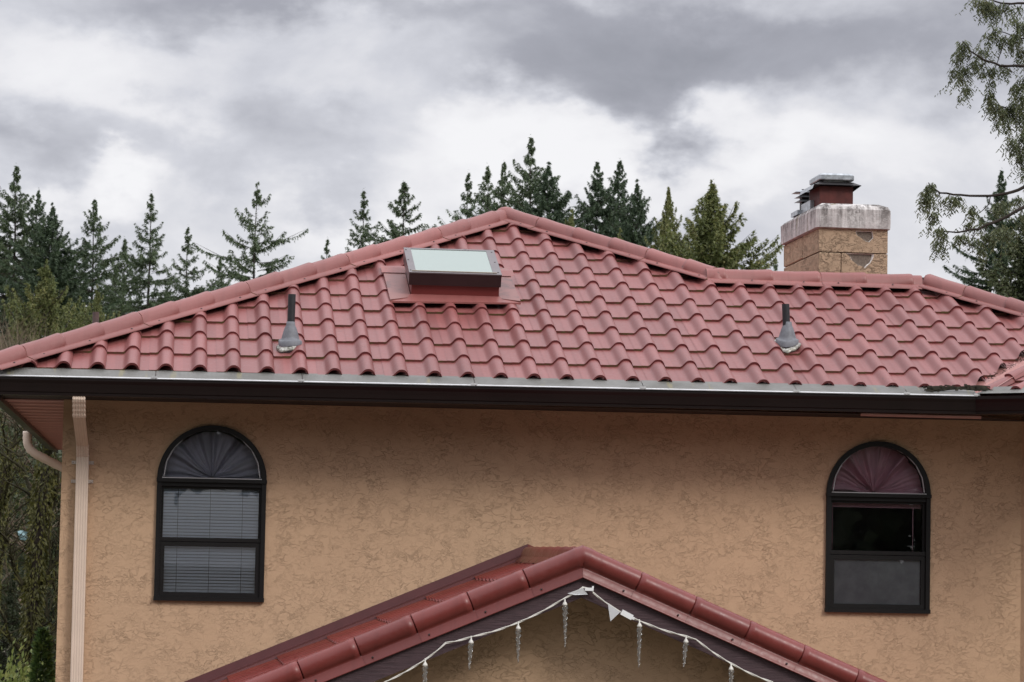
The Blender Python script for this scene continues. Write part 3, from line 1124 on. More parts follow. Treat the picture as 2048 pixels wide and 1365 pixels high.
def arch(mb, xc, zc, r0, r1, y0, y1, n=32, mi=0):
    rows = []
    for k in range(n + 1):
        a = math.pi * k / n
        ca, sa = math.cos(a), math.sin(a)
        rows.append([(xc + r * ca, y, zc + r * sa) for r, y in ((r0, y1), (r0, y0), (r1, y0), (r1, y1))])
    mb.grid(rows, mi, False, True)


def make_window(x0, x1, screen):
    xc = (x0 + x1) / 2
    r = (x1 - x0) / 2
    mb = MB()
    arch(mb, xc, ZT, r - 0.030, r + 0.004, -0.022, 0.06)
    bar(mb, x0 - 0.003, x0 + 0.027, ZB, ZT, -0.022, 0.06)
    bar(mb, x1 - 0.027, x1 + 0.003, ZB, ZT, -0.022, 0.06)
    bar(mb, x0 - 0.006, x1 + 0.006, ZB - 0.008, ZB + 0.020, -0.030, 0.06)
    w = build(mb, "window", M_FRAME, house)
    mb = MB()
    bar(mb, x0 - 0.006, x1 + 0.006, ZT - 0.018, ZT + 0.006, -0.036, 0.058)
    bar(mb, x0 + 0.027, x1 - 0.027, ZT - 0.045, ZT - 0.018, -0.010, 0.058)
    build(mb, "transom", M_FRAME, w)
    mb = MB()
    mb.box(x0 + 0.03, x1 - 0.03, -0.033, -0.018, ZT + 0.0065, ZT + 0.0125)
    arch(mb, xc, ZT + 0.02, r - 0.045, r - 0.039, -0.019, -0.010, 10)
    # only the crown of the bead is bright aluminium
    build(mb, "glazing_bead", simple("bead_metal", (0.42, 0.41, 0.42), 0.4, 0.5), w)
    mb = MB()
    ring(mb, x0 + 0.0275, x1 - 0.0275, 0.715, ZT - 0.0455, 0.016, 0.018, 0.052)
    build(mb, "upper_sash", M_FRAME, w)
    mb = MB()
    bar(mb, x0 + 0.0275, x1 - 0.0275, 0.716, 0.742, -0.012, 0.017)
    build(mb, "meeting_rail", M_FRAME, w)
    mb = MB()
    ring(mb, x0 + 0.028, x1 - 0.028, ZB + 0.0205, 0.712, 0.030, -0.008, 0.03)
    build(mb, "lower_sash", M_FRAME, w)

    def pane(pts, y):
        m = MB()
        n = len(pts)
        vv = [(a, y, b) for a, b in pts]
        m.add(vv, [tuple(range(n))])
        build(m, "glass_pane", M_GLASS, w)
    pane([(x0 + 0.03, 0.72), (x1 - 0.03, 0.72), (x1 - 0.03, ZT - 0.05), (x0 + 0.03, ZT - 0.05)], 0.034)
    pane([(x0 + 0.05, ZB + 0.04), (x1 - 0.05, ZB + 0.04), (x1 - 0.05, 0.69), (x0 + 0.05, 0.69)], 0.012)
    pane([(xc + (r - 0.025) * math.cos(math.pi * k / 24), ZT + (r - 0.025) * math.sin(math.pi * k / 24)) for k in range(25)], 0.022)
    if screen:
        m = MB()
        m.box(x0 + 0.05, x1 - 0.05, 0.020, 0.022, ZB + 0.04, 0.69)
        build(m, "insect_screen", M_SCREEN, w)
    # the dim room behind
    m = MB()
    a, b, c, d0, e0, f0 = x0 - 0.5, x1 + 0.5, 0.11, 1.9, ZB - 0.6, 1.62
    m.add([(a, c, e0), (b, c, e0), (b, d0, e0), (a, d0, e0), (a, c, f0), (b, c, f0), (b, d0, f0), (a, d0, f0)],
          [(0, 1, 2, 3), (4, 7, 6, 5), (0, 3, 7, 4), (1, 5, 6, 2), (3, 2, 6, 7)])
    build(m, "room", M_INTER, w)
    return w


make_window(*WIN[0], False)
make_window(*WIN[1], True)


def fan_curtain(xc, name, mat, label, seed, gather=0.5, ribs=17, top=0.97):
    rr = np.random.default_rng(seed)
    R0 = 0.335
    ph = rr.uniform(0, 6.28, 8)
    mb = MB()
    rows = []
    n = 110
    for i in range(12):
        q = i / 11
        row = []
        for k in range(n + 1):
            th = math.pi * k / n
            pl = math.sin(ribs * th + ph[0] + 1.2 * math.sin(3 * th + ph[1])) + 0.6 * math.sin(ribs * 1.9 * th + ph[2] + 2 * math.sin(2 * th + ph[3])) + 0.35 * math.sin(ribs * 3.7 * th + ph[4])
            amp = 0.040 * (0.35 + 0.65 * q) * (1 + 0.4 * math.sin(5 * th + ph[5]))
            rad = 0.012 + (R0 * (top if 0.8 < th < 2.3 else 1.0) - 0.012) * q
            row.append((xc + rad * math.cos(th) + (gather - 0.5) * 0.2 * (1 - q), 0.112 + 0.012 * math.sin(q * 3.1) * -1 + amp * pl * 0.8, ZT + 0.012 + rad * math.sin(th) * 0.985 + 0.004 * math.sin(9 * q + 3 * th)))
        rows.append(row)
    mb.grid(rows, 0, True)
    o = build(mb, name, mat)
    tag(o, label, "curtain")


fan_curtain(0.912, "sunburst_curtain", M_CURT1, "grey gathered sunburst curtain in the arch above the white blind", 3, 0.5, 9, 0.94)
fan_curtain(5.468, "sunburst_curtain", M_CURT2, "mauve pleated sunburst curtain in the arch of the window nearer the chimney", 5, 0.45, 12, 1.0)

# blind of the left window
bl = empty("venetian_blind", (0.91, 0.052, 0.36))
tag(bl, "white venetian blind lowered behind the grey curtained window", "blind")
SLM = MB()
rows = []
for k in range(5):
    a = (k / 4 - 0.5)
    rows.append([(-0.322, a * 0.019, a * 0.0178 + 0.001 * (1 - 4 * a * a)), (0.322, a * 0.019, a * 0.0178 + 0.001 * (1 - 4 * a * a))])
SLM.grid(rows, 0, True)
slm = SLM.mesh("slat", M_BLIND)
zz = 1.085
while zz > 0.37:
    o = link("slat", slm, bl, False)
    o.location = Vector((0.91, 0.052, zz)) - wpos(bl)
    o.rotation_euler = (random.uniform(-0.07, 0.07), random.uniform(-0.0012, 0.0012), 0)
    zz -= 0.0212
for xx in (0.69, 0.905, 1.12):
    mb = MB()
    mb.tube([(xx, 0.041, 1.09), (xx, 0.041, 0.36)], 0.0013, 5)
    build(mb, "cord", M_CORDBL, bl)
mb = MB()
mb.box(0.588, 1.232, 0.054, 0.085, 1.088, 1.105)
build(mb, "head_rail", M_BLIND, bl)
# raised blind of the right window
rb = empty("raised_blind", (5.465, 0.09, 1.05))
tag(rb, "pink raised blind bunched at the top of the dark sash below the mauve curtain", "blind")
for k in range(5):
    mb = MB()
    mb.box(5.145, 5.785, 0.074 - 0.002 * (k % 2), 0.10, 1.040 + k * 0.0085, 1.0465 + k * 0.0085)
    build(mb, "slat", M_CURT2, rb)
for xx in (5.165, 5.73):
    mb = MB()
    mb.tube([(xx, 0.08, 1.04), (xx, 0.08, 0.74)], 0.0022 if xx < 5.5 else 0.0035, 6)
    build(mb, "cord", M_CURT2, rb)

# --- skylight
Mr = Matrix((EX, EY, EN)).transposed().to_4x4()
Mr.translation = RP(0, 0, 0)


def RV(x, v, w):
    return Mr @ Vector((x, v, w))


mb = MB()
mb.box(2.296, 2.921, 1.622, 2.19, -0.03, 0.092, 0, Mr)
skl = build(mb, "skylight", M_SKYCURB, house)
mb = MB()
x0, x1, v0, v1 = 2.274, 2.930, 1.602, 2.205
mb.box(x0, x1, v0, v0 + 0.030, 0.090, 0.176, 1, Mr)
mb.box(x0 + 0.0, x1, v1 - 0.03, v1, 0.090, 0.176, 0, Mr)
mb.box(x0, x0 + 0.03, v0 + 0.03, v1 - 0.03, 0.0905, 0.1755, 0, Mr)
mb.box(x1 - 0.03, x1, v0 + 0.03, v1 - 0.03, 0.0905, 0.1755, 0, Mr)
for (a, b, c, d0) in ((x0 - 0.002, x1 + 0.002, v0 - 0.003, v0 + 0.026), (x0 - 0.002, x1 + 0.002, v1 - 0.026, v1 + 0.002), (x0 - 0.002, x0 + 0.048, v0 + 0.026, v1 - 0.026), (x1 - 0.058, x1 + 0.002, v0 + 0.026, v1 - 0.026)):
    mb.box(a, b, c, d0, 0.1765, 0.185, 0, Mr)
mb.box(x0 + 0.02, x1 - 0.03, v0 + 0.0265, v0 + 0.034, 0.185, 0.1905, 2, Mr)
for (xx, vvs) in ((x0 + 0.012, (0.05, 0.3, 0.55)), (x1 - 0.02, (0.05, 0.3, 0.55))):
    for vv in vvs:
        mb.lathe((0, 0, 0), [(0.0001, 0.003), (0.006, 0.002), (0.006, 0)], 8, 1, True, Mr @ Matrix.Translation((xx, v0 + vv, 0.185)))
build(mb, "frame", [M_SKYFRAME, M_SKYDARK, simple("putty_strip", (0.30, 0.25, 0.20), 0.6)], skl)
mb = MB()
mb.add([RV(x0 + 0.048, v0 + 0.034, 0.182), RV(x1 - 0.058, v0 + 0.034, 0.182), RV(x1 - 0.058, v1 - 0.026, 0.182), RV(x0 + 0.048, v1 - 0.026, 0.182)], [(0, 1, 2, 3)])
build(mb, "glass", M_SKYGLASS, skl)
# flashing: left and right pans and the apron below
for nm, pts in (("side_flashing", [(2.128, 2.28), (2.140, 1.495), (2.262, 1.55), (2.290, 1.60), (2.290, 2.30)]),
                ("side_flashing", [(2.927, 2.34), (2.927, 1.62), (2.945, 1.585), (3.070, 1.545), (3.056, 2.34)])):
    mb = MB()
    top = [RV(a, b, 0.012) for a, b in pts]
    bot = [RV(a, b, -0.012) for a, b in pts]
    n = len(pts)
    order = tuple(range(n)) if nm else ()
    mb.add(top + bot, [order] + [(i, i + n, (i + 1) % n + n, (i + 1) % n) for i in range(n)])
    build(mb, nm, M_FLASH, skl)
    mb = MB()
    xs_ = [p[0] for p in pts]
    a, b = (min(xs_) - 0.012, max(xs_) - 0.0) if min(xs_) < 2.5 else (min(xs_), max(xs_) + 0.012)
    rows = [[RV(a, 2.12, 0.018), RV(b, 2.12, 0.018)], [RV(a, 2.215, 0.030), RV(b, 2.215, 0.030)], [RV(a, 2.30, 0.014), RV(b, 2.30, 0.014)]]
    mb.grid(rows, 0, False)
    build(mb, "flashing_strip", M_CAPR, skl)
mb = MB()
rows = [[RV(2.290, 1.622, 0.016), RV(2.928, 1.622, 0.016)], [RV(2.262, 1.565, 0.010), RV(2.945, 1.59, 0.010)], [RV(2.138, 1.487, 0.002), RV(3.072, 1.535, 0.002)], [RV(2.138, 1.484, -0.010), RV(3.072, 1.532, -0.010)]]
mb.grid(rows, 0, False)
build(mb, "apron_flashing", M_CAPR, skl)

# --- vent pipes


def vent(base, top_z, r, lean=(0, 0), seed=1):
    vp = empty("vent_pipe", base)
    vp.parent = house
    vp.location = Vector(base) - wpos(house)
    b = Vector(base)
    mb = MB()
    mb.tube([b + Vector((0, 0, 0.0)), Vector((b.x + lean[0], b.y + lean[1], top_z))], r, 16, cap=False)
    mb.lathe((b.x + lean[0], b.y + lean[1], top_z), [(r, 0), (r - 0.006, 0.0), (r - 0.006, -0.10), (0.0001, -0.10)], 16)
    build(mb, "pipe", M_PIPE, vp)
    mb = MB()
    rows = []
    n = 28
    for (rad, h) in ((0.079, 0.016), (0.079, 0.040), (0.070, 0.046), (0.062, 0.048), (0.058, 0.062), (0.048, 0.098), (0.040, 0.122), (r + 0.004, 0.144), (r + 0.003, 0.165), (r - 0.002, 0.166)):
        tilt = max(0.0, 1 - h / 0.085)
        row = []
        for k in range(n):
            a = 2 * math.pi * k / n
            x, y = rad * math.cos(a), rad * math.sin(a)
            row.append(b + Vector((x, y, h + y * TP * tilt + 0.010 * math.cos(a * 2 + seed) * tilt)))
        rows.append(row)
    mb.grid(rows, 0, True, True)
    build(mb, "boot", M_LEAD, vp)
    mb = MB()
    rows = []
    for (rad, h) in ((0.076, 0.018), (0.086, 0.010), (0.093, 0.001), (0.092, -0.008)):
        row = []
        for k in range(40):
            a = 2 * math.pi * k / 40
            rr = rad * (1 + 0.07 * math.sin(3 * a + seed) + 0.05 * math.sin(7 * a + seed * 2) + random.uniform(-0.02, 0.02))
            x, y = rr * math.cos(a), rr * math.sin(a)
            row.append(b + Vector((x, y, h + y * TP + 0.012 * math.cos(a * 2 + seed) + random.uniform(-0.003, 0.003))))
        rows.append(row)
    mb.grid(rows, 0, True, True)
    build(mb, "sealant_skirt", M_SEALANT, vp)
    return vp


vent(RP(1.408, 0.51, -0.028), 2.385, 0.0255, (0.004, 0.0), 2.4)
vent(RP(4.862, 0.82, -0.028), 2.441, 0.0265, (-0.015, 0.0), 0.9)
mb = MB()
mb.tube([(0.056, 2.2, 2.0), (0.056, 2.2, 2.405)], 0.024, 14)
build(mb, "rear_vent_pipe", M_PIPERUST, house)

# --- chimney
CX0, CX1, CY0, CY1 = 5.497, 6.031, 2.115, 3.42
mb = MB()
mb.box(CX0 + 0.012, CX1 - 0.012, CY0 + 0.032, CY1 - 0.012, 2.2, 3.195)
chim = build(mb, "chimney", M_CHCORE, house)


def px2(xc, yc):
    px, py = 1520 + xc / 5.46, 330 + yc / 5.46
    return (5.478 + (px - 1634.5) * 0.003727 + (py - 457.5) * 0.00007, 3.188 - (py - 457.5) * 0.003715 + (px - 1634.5) * 0.00007)


hole1 = [px2(*p) for p in [(1078, 718), (1088, 752), (1100, 772), (1135, 792), (1160, 815), (1185, 822), (1215, 832), (1240, 812), (1262, 788), (1258, 752), (1252, 718)]]
hole2 = [px2(*p) for p in [(962, 972), (990, 985), (1015, 1010), (1030, 1042), (1060, 1070), (1095, 1092), (1130, 1102), (1165, 1124), (1190, 1092), (1222, 1072), (1240, 1040), (1250, 1005), (1252, 972)]]


def clampz(lp, zmax):
    return [(x, min(z, zmax)) for x, z in lp]


def rough_box(mb, x0, x1, y0, y1, z0, z1, hole=None):
    """block with softened, slightly uneven edges; optional spalled hole in the front face"""
    e = 0.007
    j = lambda: random.uniform(-0.0025, 0.0025)
    def ringz(z, i):
        return [(x0 + i + j(), y0 + i + j(), z), (x1 - i + j(), y0 + i + j(), z), (x1 - i + j(), y1 - i, z), (x0 + i + j(), y1 - i, z)]
    if hole is None:
        rs_ = [ringz(z0, e), ringz(z0 + e, 0), ringz(z1 - e, 0), ringz(z1, e)]
        mb.grid(rs_, 0, False, True)
        o = len(mb.v)
        mb.add(rs_[0] + rs_[3], [(3, 2, 1, 0), (4, 5, 6, 7)])
        return
    mb.add([(x0, y0, z0), (x0, y1, z0), (x0, y1, z1), (x0, y0, z1)], [(0, 3, 2, 1)])
    mb.add([(x1, y0, z0), (x1, y1, z0), (x1, y1, z1), (x1, y0, z1)], [(0, 1, 2, 3)])
    mb.add([(x0, y0, z1), (x1, y0, z1), (x1, y1, z1), (x0, y1, z1)], [(0, 1, 2, 3)])
    mb.add([(x0, y0, z0), (x1, y0, z0), (x1, y1, z0), (x0, y1, z0)], [(0, 3, 2, 1)])
    cx = sum(p[0] for p in hole) / len(hole)
    cz = sum(p[1] for p in hole) / len(hole)
    rim = []
    for (x, z) in hole:
        k = 1.0 + random.uniform(0.05, 0.20)
        rim.append((cx + (x - cx) * k, min(cz + (z - cz) * k, z1 - 0.001)))
    v, f = poly_fill([[(x0, z0), (x1, z0), (x1, z1), (x0, z1)], rim], y0)
    mb.add(v, f, 0)
    n = len(hole)
    inn = [(x, y0 + 0.016, min(z, z1 - 0.003)) for x, z in hole]
    ou = [(x, y0, z) for x, z in rim]
    mb.add(ou + inn, [(i, i + n, (i + 1) % n + n, (i + 1) % n) for i in range(n)], 1)
    mb.add([(x, y, z) for x, y, z in inn], [tuple(range(n))], 2)


BM3 = [M_CHSTUC, M_PLASTER, M_BLOCKGREY]
ZJ = 3.015
g_ = 0.0035
for args, hole in (((CX0, CX1, CY0, 2.70, ZJ + g_, 3.196), clampz(hole1, 3.186)),
                   ((CX0, CX1, 2.708, CY1, ZJ + g_, 3.196), None),
                   ((CX0, 5.6665, CY0, 2.95, 2.2, ZJ - g_), None),
                   ((5.6735, CX1, CY0, 2.95, 2.2, ZJ - g_), clampz(hole2, ZJ - 0.008)),
                   ((CX0, CX1, 2.957, CY1, 2.2, ZJ - g_), None)):
    mb = MB()
    rough_box(mb, *args, hole=hole)
    build(mb, "block", BM3, chim)
mb = MB()
cx0, cx1, cy0, cy1 = 5.472, 6.052, 2.085, 3.452


def rr(i, z, jit=0.003):
    out = []
    c = 0.025
    for (x, y) in ((cx0 + i, cy0 + i + c), (cx0 + i + c, cy0 + i), ((cx0 + cx1) / 2, cy0 + i), (cx1 - i - c, cy0 + i), (cx1 - i, cy0 + i + c), (cx1 - i, (cy0 + cy1) / 2), (cx1 - i, cy1 - i - c), (cx1 - i - c, cy1 - i), (cx0 + i + c, cy1 - i), (cx0 + i, cy1 - i - c), (cx0 + i, (cy0 + cy1) / 2)):
        out.append((x + random.uniform(-jit, jit), y + random.uniform(-jit, jit), z + random.uniform(-jit, jit)))
    return out


rows = [rr(0.02, 3.196, 0.001), rr(0.002, 3.202), rr(0.0, 3.27), rr(0.0, 3.345), rr(0.018, 3.372), rr(0.06, 3.392), rr(0.14, 3.402)]
mb.grid(rows, 0, False, True)
mb.add(rows[-1], [tuple(range(len(rows[-1])))])
mb.add(rows[0], [tuple(range(len(rows[0])))[::-1]])
build(mb, "chimney_cap", M_CHCAP, chim)
mb = MB()
mb.box(5.567, 5.830, 2.43, 2.80, 3.38, 3.560)
flue = build(mb, "flue", M_FLUERED, chim)
mb = MB()
# dark drip plate with down-turned edges
x0, x1, y0, y1 = 5.510, 5.885, 2.375, 2.86
mb.add([(x0, y0, 3.566), (x1, y0, 3.566), (x1, y1, 3.566), (x0, y1, 3.566), (x0 + 0.055, y0 + 0.055, 3.594), (x1 - 0.055, y0 + 0.055, 3.594), (x1 - 0.055, y1 - 0.055, 3.594), (x0 + 0.055, y1 - 0.055, 3.594)],
       [(0, 1, 5, 4), (1, 2, 6, 5), (2, 3, 7, 6), (3, 0, 4, 7), (4, 5, 6, 7), (0, 3, 2, 1)], 0)
mb.add([(x0, y0, 3.566), (x0, y1, 3.566), (x0 - 0.012, y1, 3.532), (x0 - 0.012, y0, 3.532)], [(0, 1, 2, 3)], 1)
mb.add([(x1, y0, 3.566), (x1, y1, 3.566), (x1 + 0.002, y1, 3.545), (x1 - 0.04, y0 + 0.1, 3.530)], [(0, 3, 2, 1)], 0)
build(mb, "drip_plate", [M_DARKMETAL, M_GALV], flue)
mb = MB()
def lid(i, z):
    c = 0.035
    x0, x1, y0, y1 = 5.562, 5.838, 2.40, 2.82
    return [(x0 + i, y0 + i + c, z), (x0 + i + c * .3, y0 + i + c * .3, z), (x0 + i + c, y0 + i, z), (x1 - i - c, y0 + i, z), (x1 - i - c * .3, y0 + i + c * .3, z), (x1 - i, y0 + i + c, z), (x1 - i, y1 - i - c, z), (x1 - i - c, y1 - i, z), (x0 + i + c, y1 - i, z), (x0 + i, y1 - i - c, z)]
rows = [lid(0.05, 3.592), lid(0.05, 3.606), lid(0.004, 3.607), lid(0.0, 3.614), lid(0.0, 3.645), lid(0.012, 3.658), lid(0.03, 3.662)]
mb.grid(rows, 0, False, True)
mb.add(rows[-1], [tuple(range(10))])
build(mb, "flue_lid", M_GALV, flue)
mb = MB()
mb.box(5.545, 5.605, 2.98, 3.06, 3.38, 3.60)
for k, (z, s) in enumerate(((3.585, 0.088), (3.548, 0.070), (3.512, 0.070))):
    c = Vector((5.575, 3.02, z))
    mb.add([c + Vector((-s, -s, -0.012)), c + Vector((s, -s, -0.012)), c + Vector((s, s, -0.012)), c + Vector((-s, s, -0.012)), c + Vector((-s * .4, -s * .4, 0.012)), c + Vector((s * .4, -s * .4, 0.012)), c + Vector((s * .4, s * .4, 0.012)), c + Vector((-s * .4, s * .4, 0.012))],
           [(0, 1, 5, 4), (1, 2, 6, 5), (2, 3, 7, 6), (3, 0, 4, 7), (4, 5, 6, 7), (3, 2, 1, 0)], 1)
mb.box(5.535, 5.575, 2.62, 2.95, 3.40, 3.47, 1)
mb.box(5.505, 5.545, 2.95, 3.20, 3.395, 3.43, 1)
build(mb, "rear_flue", [M_DARKMETAL, M_GALV], chim)

# --- the lower gable in front
GX, GS = 3.046, 0.42
GL = math.hypot(1, GS)
GC, GSN = 1 / GL, GS / GL
FY = -2.67
porch = empty("porch_gable", (GX, -1.3, GZ))
porch.parent = house
porch.location = Vector((GX, -1.3, GZ)) - wpos(house)
ZRC = 0.672                                       # crest plane at the ridge
pU, pN = Vector((GC, 0, GSN)), Vector((-GSN, 0, GC))
mb = MB()
zr = ZRC + BW / GC
LW_, RW_ = 2.9, 2.9
mb.add([(GX, FY + 0.02, zr), (GX, 0.0, zr), (GX - LW_, 0.0, zr - GS * LW_), (GX - LW_, FY + 0.02, zr - GS * LW_)], [(0, 1, 2, 3)])
mb.add([(GX, FY + 0.02, ZRC), (GX, 0.0, ZRC), (GX + RW_, 0.0, ZRC - GS * RW_), (GX + RW_, FY + 0.02, ZRC - GS * RW_)], [(0, 3, 2, 1)])
proof = build(mb, "porch_roof", M_PORCH, porch)
NR = 8
vtop = 0.05
org = Vector((GX, -0.16, ZRC)) - pU * (vtop + NR * AY) + pN * (BW + 0.004)
place_tiles(TMP, range(0, 12), range(0, NR), org, Vector((0, -1, 0)), pU, pN,
            [(Vector((0, FY + 0.03, 0)), Vector((0, -1, 0))), (Vector((0, -0.10, 0)), Vector((0, 1, 0))), (Vector((GX - 0.02, 0, 0)), Vector((1, 0, 0)))], proof)
# ridge of the gable
PCAP = [(s * 0.72, w * 0.8 - (0.02 if abs(s) > 0.1 else 0)) for s, w in CAP_SEC]
cap_run(Vector((GX, FY + 0.05, ZRC + 0.002)), Vector((GX, -0.01, ZRC + 0.002)), proof, [M_PORCH, M_EDGE, M_SCREW], per=1, sec=PCAP, screws=False)
# wall flashing on both sides
for sg in (-1, 1):
    mb = MB()
    rows = []
    for t in np.linspace(0, 2.9, 7):
        x = GX + sg * t
        z = ZRC - GS * t
        rows.append([(x, -0.006, z + 0.071), (x, -0.012, z + 0.012), (x, -0.13, z + 0.004), (x, -0.155, z - 0.028)])
    mb.grid(rows, 0, False, False, sg > 0)
    build(mb, "wall_flashing", simple("maroon_flashing", (0.10, 0.026, 0.028), 0.45, 0, 0.2, 6) if sg < 0 else M_PORCH, porch)
# rake caps: round trims running down the front edge, one per course
RSEC = [(-0.078, -0.030), (-0.066, -0.006)] + [(0.062 * math.cos(R(a)), 0.062 * math.sin(R(a))) for a in range(170, -66, -18)] + [(0.032, -0.062), (0.034, -0.066), (0.034, -0.104), (0.046, -0.110), (0.044, -0.114)]
ZC0 = 0.733 - 0.062 / GC
for sg in (-1, 1):
    d = Vector((sg * GC, 0, -GSN))
    nn = Vector((sg * GSN, 0, GC))
    t = 0.0
    kk = 0
    while t < 2.5:
        mb = MB()
        rows = []
        last = 0.372
        for (q, sc) in ((0.0, 0.84), (0.009, 0.84), (0.011, 1.035), (0.05, 1.03), (0.06, 1.0), (0.18, 1.0), (0.335, 1.01), (0.356, 1.01)):
            c = Vector((GX, FY, ZC0)) + d * (t + q)
            if kk == 0:
                sc = max(sc, 1.0)
            row = [c + Vector((0, -b * (sc if a > -0.06 else 1), 0)) + nn * (a * (sc if a > -0.06 else 1)) for b, a in RSEC]
            if kk == 0:                                  # mitred at the apex
                row = [p if (p.x - GX) * sg > 0.001 and q > 0 else p + d * ((GX + sg * 0.0006 * (1 + 900 * q * 0.01) - p.x) / d.x) for p in row]
            rows.append(row)
        mb.grid(rows, 0, True, False, sg < 0)
        for q in (0.30,):
            c = Vector((GX, FY, ZC0)) + d * (t + q) + Vector((0, -0.035, 0)) + nn * -0.086
            mb.lathe(c, [(0.0001, 0.006), (0.006, 0.004), (0.006, -0.004)], 8, 1, True, Matrix.Translation(c) @ Matrix.Rotation(R(90), 4, "X"))
        build(mb, "rake_cap", [M_PORCH, M_SCREW], proof)
        t += 0.3543
        kk += 1
mb = MB()
rows = []
for a in np.linspace(-1, 1, 9):
    sc = 1.045
    ang = a * math.atan(GS)
    nn = Vector((math.sin(ang), 0, math.cos(ang)))
    c = Vector((GX, FY, ZC0)) + Vector((a * 0.036, 0, -abs(a) * 0.015))
    rows.append([c + Vector((0, -b * sc, 0)) + nn * (q * sc) for b, q in RSEC[1:15]])
mb.grid(rows, 0, True, False, False)
build(mb, "apex_cover", M_PORCH, proof)
# barge boards
for sg in (-1, 1):
    mb = MB()
    a0, a1 = -0.100 / GC, -0.222 / GC
    x1 = GX + sg * 2.4
    y0, y1 = FY - 0.012, FY + 0.035
    z = ZC0
    P = [(GX + sg * 0.0008, z + a0), (x1, z + a0 - GS * 2.4), (x1, z + a1 - GS * 2.4), (GX + sg * 0.0008, z + a1)]
    vv = [(p[0], y0, p[1]) for p in P] + [(p[0], y1, p[1]) for p in P]
    fs = [(0, 1, 2, 3), (7, 6, 5, 4)] + [(i, i + 4, (i + 1) % 4 + 4, (i + 1) % 4) for i in range(4)]
    mb.add(vv, fs if sg > 0 else [f[::-1] for f in fs])
    build(mb, "barge_board", M_BARGE, porch)
# paint chips where the barge board has peeled
mb = MB()
for (xx, zz_) in ((3.46, 0.355), (3.93, 0.175), (4.235, 0.045), (3.99, 0.120)):
    mb.box(xx, xx + 0.035, FY - 0.016, FY - 0.013, zz_ - 0.012 + 0.02, zz_ - 0.003 + 0.02)
# gable wall under the roof, and the porch side walls
mb = MB()
WY = -2.28
zt = ZRC - 0.14
mb.add([(GX - 2.2, WY, GZ), (GX + 2.2, WY, GZ), (GX + 2.2, WY, zt - GS * 2.2), (GX, WY, zt), (GX - 2.2, WY, zt - GS * 2.2)], [(0, 1, 2, 3, 4)])
for sg in (-1, 1):
    x = GX + sg * 2.2
    mb.add([(x, WY, GZ), (x, -0.01, GZ), (x, -0.01, zt - GS * 2.2), (x, WY, zt - GS * 2.2)], [(0, 1, 2, 3)])
build(mb, "porch_wall", M_STUCCO, porch)
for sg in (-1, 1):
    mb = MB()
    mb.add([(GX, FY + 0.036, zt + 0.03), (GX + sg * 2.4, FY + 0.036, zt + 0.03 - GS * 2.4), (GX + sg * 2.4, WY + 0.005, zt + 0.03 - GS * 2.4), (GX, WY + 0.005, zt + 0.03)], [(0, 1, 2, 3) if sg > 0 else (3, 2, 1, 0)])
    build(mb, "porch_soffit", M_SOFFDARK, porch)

# ------------------------------------------------------------------ string of icicle lights on the gable
SY = -2.71
sl_ = empty("icicle_light_string", (3.05, SY, 0.48))
tag(sl_, "white string of clear plastic icicle lights hung along the lower gable", "string lights")
CORD = [(1.72, -0.19), (1.899, -0.083), (2.134, 0.054), (2.246, 0.148), (2.395, 0.186), (2.670, 0.274), (2.932, 0.416), (3.046, 0.486), (3.102, 0.474), (3.106, 0.457), (3.198, 0.390), (3.291, 0.335), (3.383, 0.297), (3.663, 0.210), (3.722, 0.193), (3.934, 0.055), (4.180, -0.051), (4.42, -0.18)]
pts = []
for (a, b) in zip(CORD[:-1], CORD[1:]):
    L = math.hypot(b[0] - a[0], b[1] - a[1])
    n = max(2, int(L / 0.03))
    for k in range(n):
        t = k / n
        pts.append(Vector((a[0] + (b[0] - a[0]) * t, SY, a[1] + (b[1] - a[1]) * t - 0.008 * math.sin(math.pi * t) * min(1, L / 0.3))))
pts.append(Vector((CORD[-1][0], SY, CORD[-1][1])))
for ph in (0, math.pi):
    mb = MB()
    tw = [p + Vector((0, 0.0035 * math.cos(i * 0.9 + ph) - 0.0, 0.0035 * math.sin(i * 0.9 + ph))) for i, p in enumerate(pts)]
    mb.tube(tw, 0.0034, 6)
    build(mb, "cord", M_CORD, sl_)
for i, (x, z, L) in enumerate([(1.86, -0.115, 0.20), (2.128, 0.045, 0.215), (2.394, 0.180, 0.185), (2.669, 0.266, 0.225), (2.941, 0.410, 0.275), (3.385, 0.292, 0.268), (3.663, 0.204, 0.175), (3.934, 0.048, 0.22), (4.18, -0.06, 0.22)]):
    lean = random.uniform(-0.012, 0.008)
    mb = MB()
    prof_ = [(0.0105, -0.030)]
    n = 16
    for k in range(1, n + 1):
        t = k / n
        prof_.append(((0.0125 * (1 - t) ** 0.75 + 0.002) * (1 + (0.22 if k % 2 else -0.12) * (1 - t * 0.5)), -0.030 - (L - 0.03) * t))
    prof_.append((0.0001, -L - 0.003))
    rows = []
    for (r_, zz_) in prof_:
        tw = zz_ * 60
        rows.append([(x + lean * (-zz_ / L) + r_ * (1 + 0.25 * math.cos(3 * (2 * math.pi * k / 9))) * math.cos(2 * math.pi * k / 9 + tw), SY - 0.006 + r_ * math.sin(2 * math.pi * k / 9 + tw), z + zz_) for k in range(9)])
    mb.grid(rows, 0, True, True, True)
    ic = build(mb, "icicle", M_ICE, sl_)
    mb = MB()
    mb.lathe((x, SY - 0.006, z), [(0.0001, 0.004), (0.004, 0.003), (0.0045, -0.008), (0.009, -0.014), (0.0150, -0.024), (0.0150, -0.031), (0.010, -0.034), (0.0001, -0.034)], 14)
    mb.tube([(x, SY, z + 0.012), (x, SY - 0.006, z)], 0.003, 6)
    build(mb, "socket", M_CORD, ic)
mb = MB()
mb.box(3.058, 3.108, SY - 0.016, SY + 0.004, 0.466, 0.484)
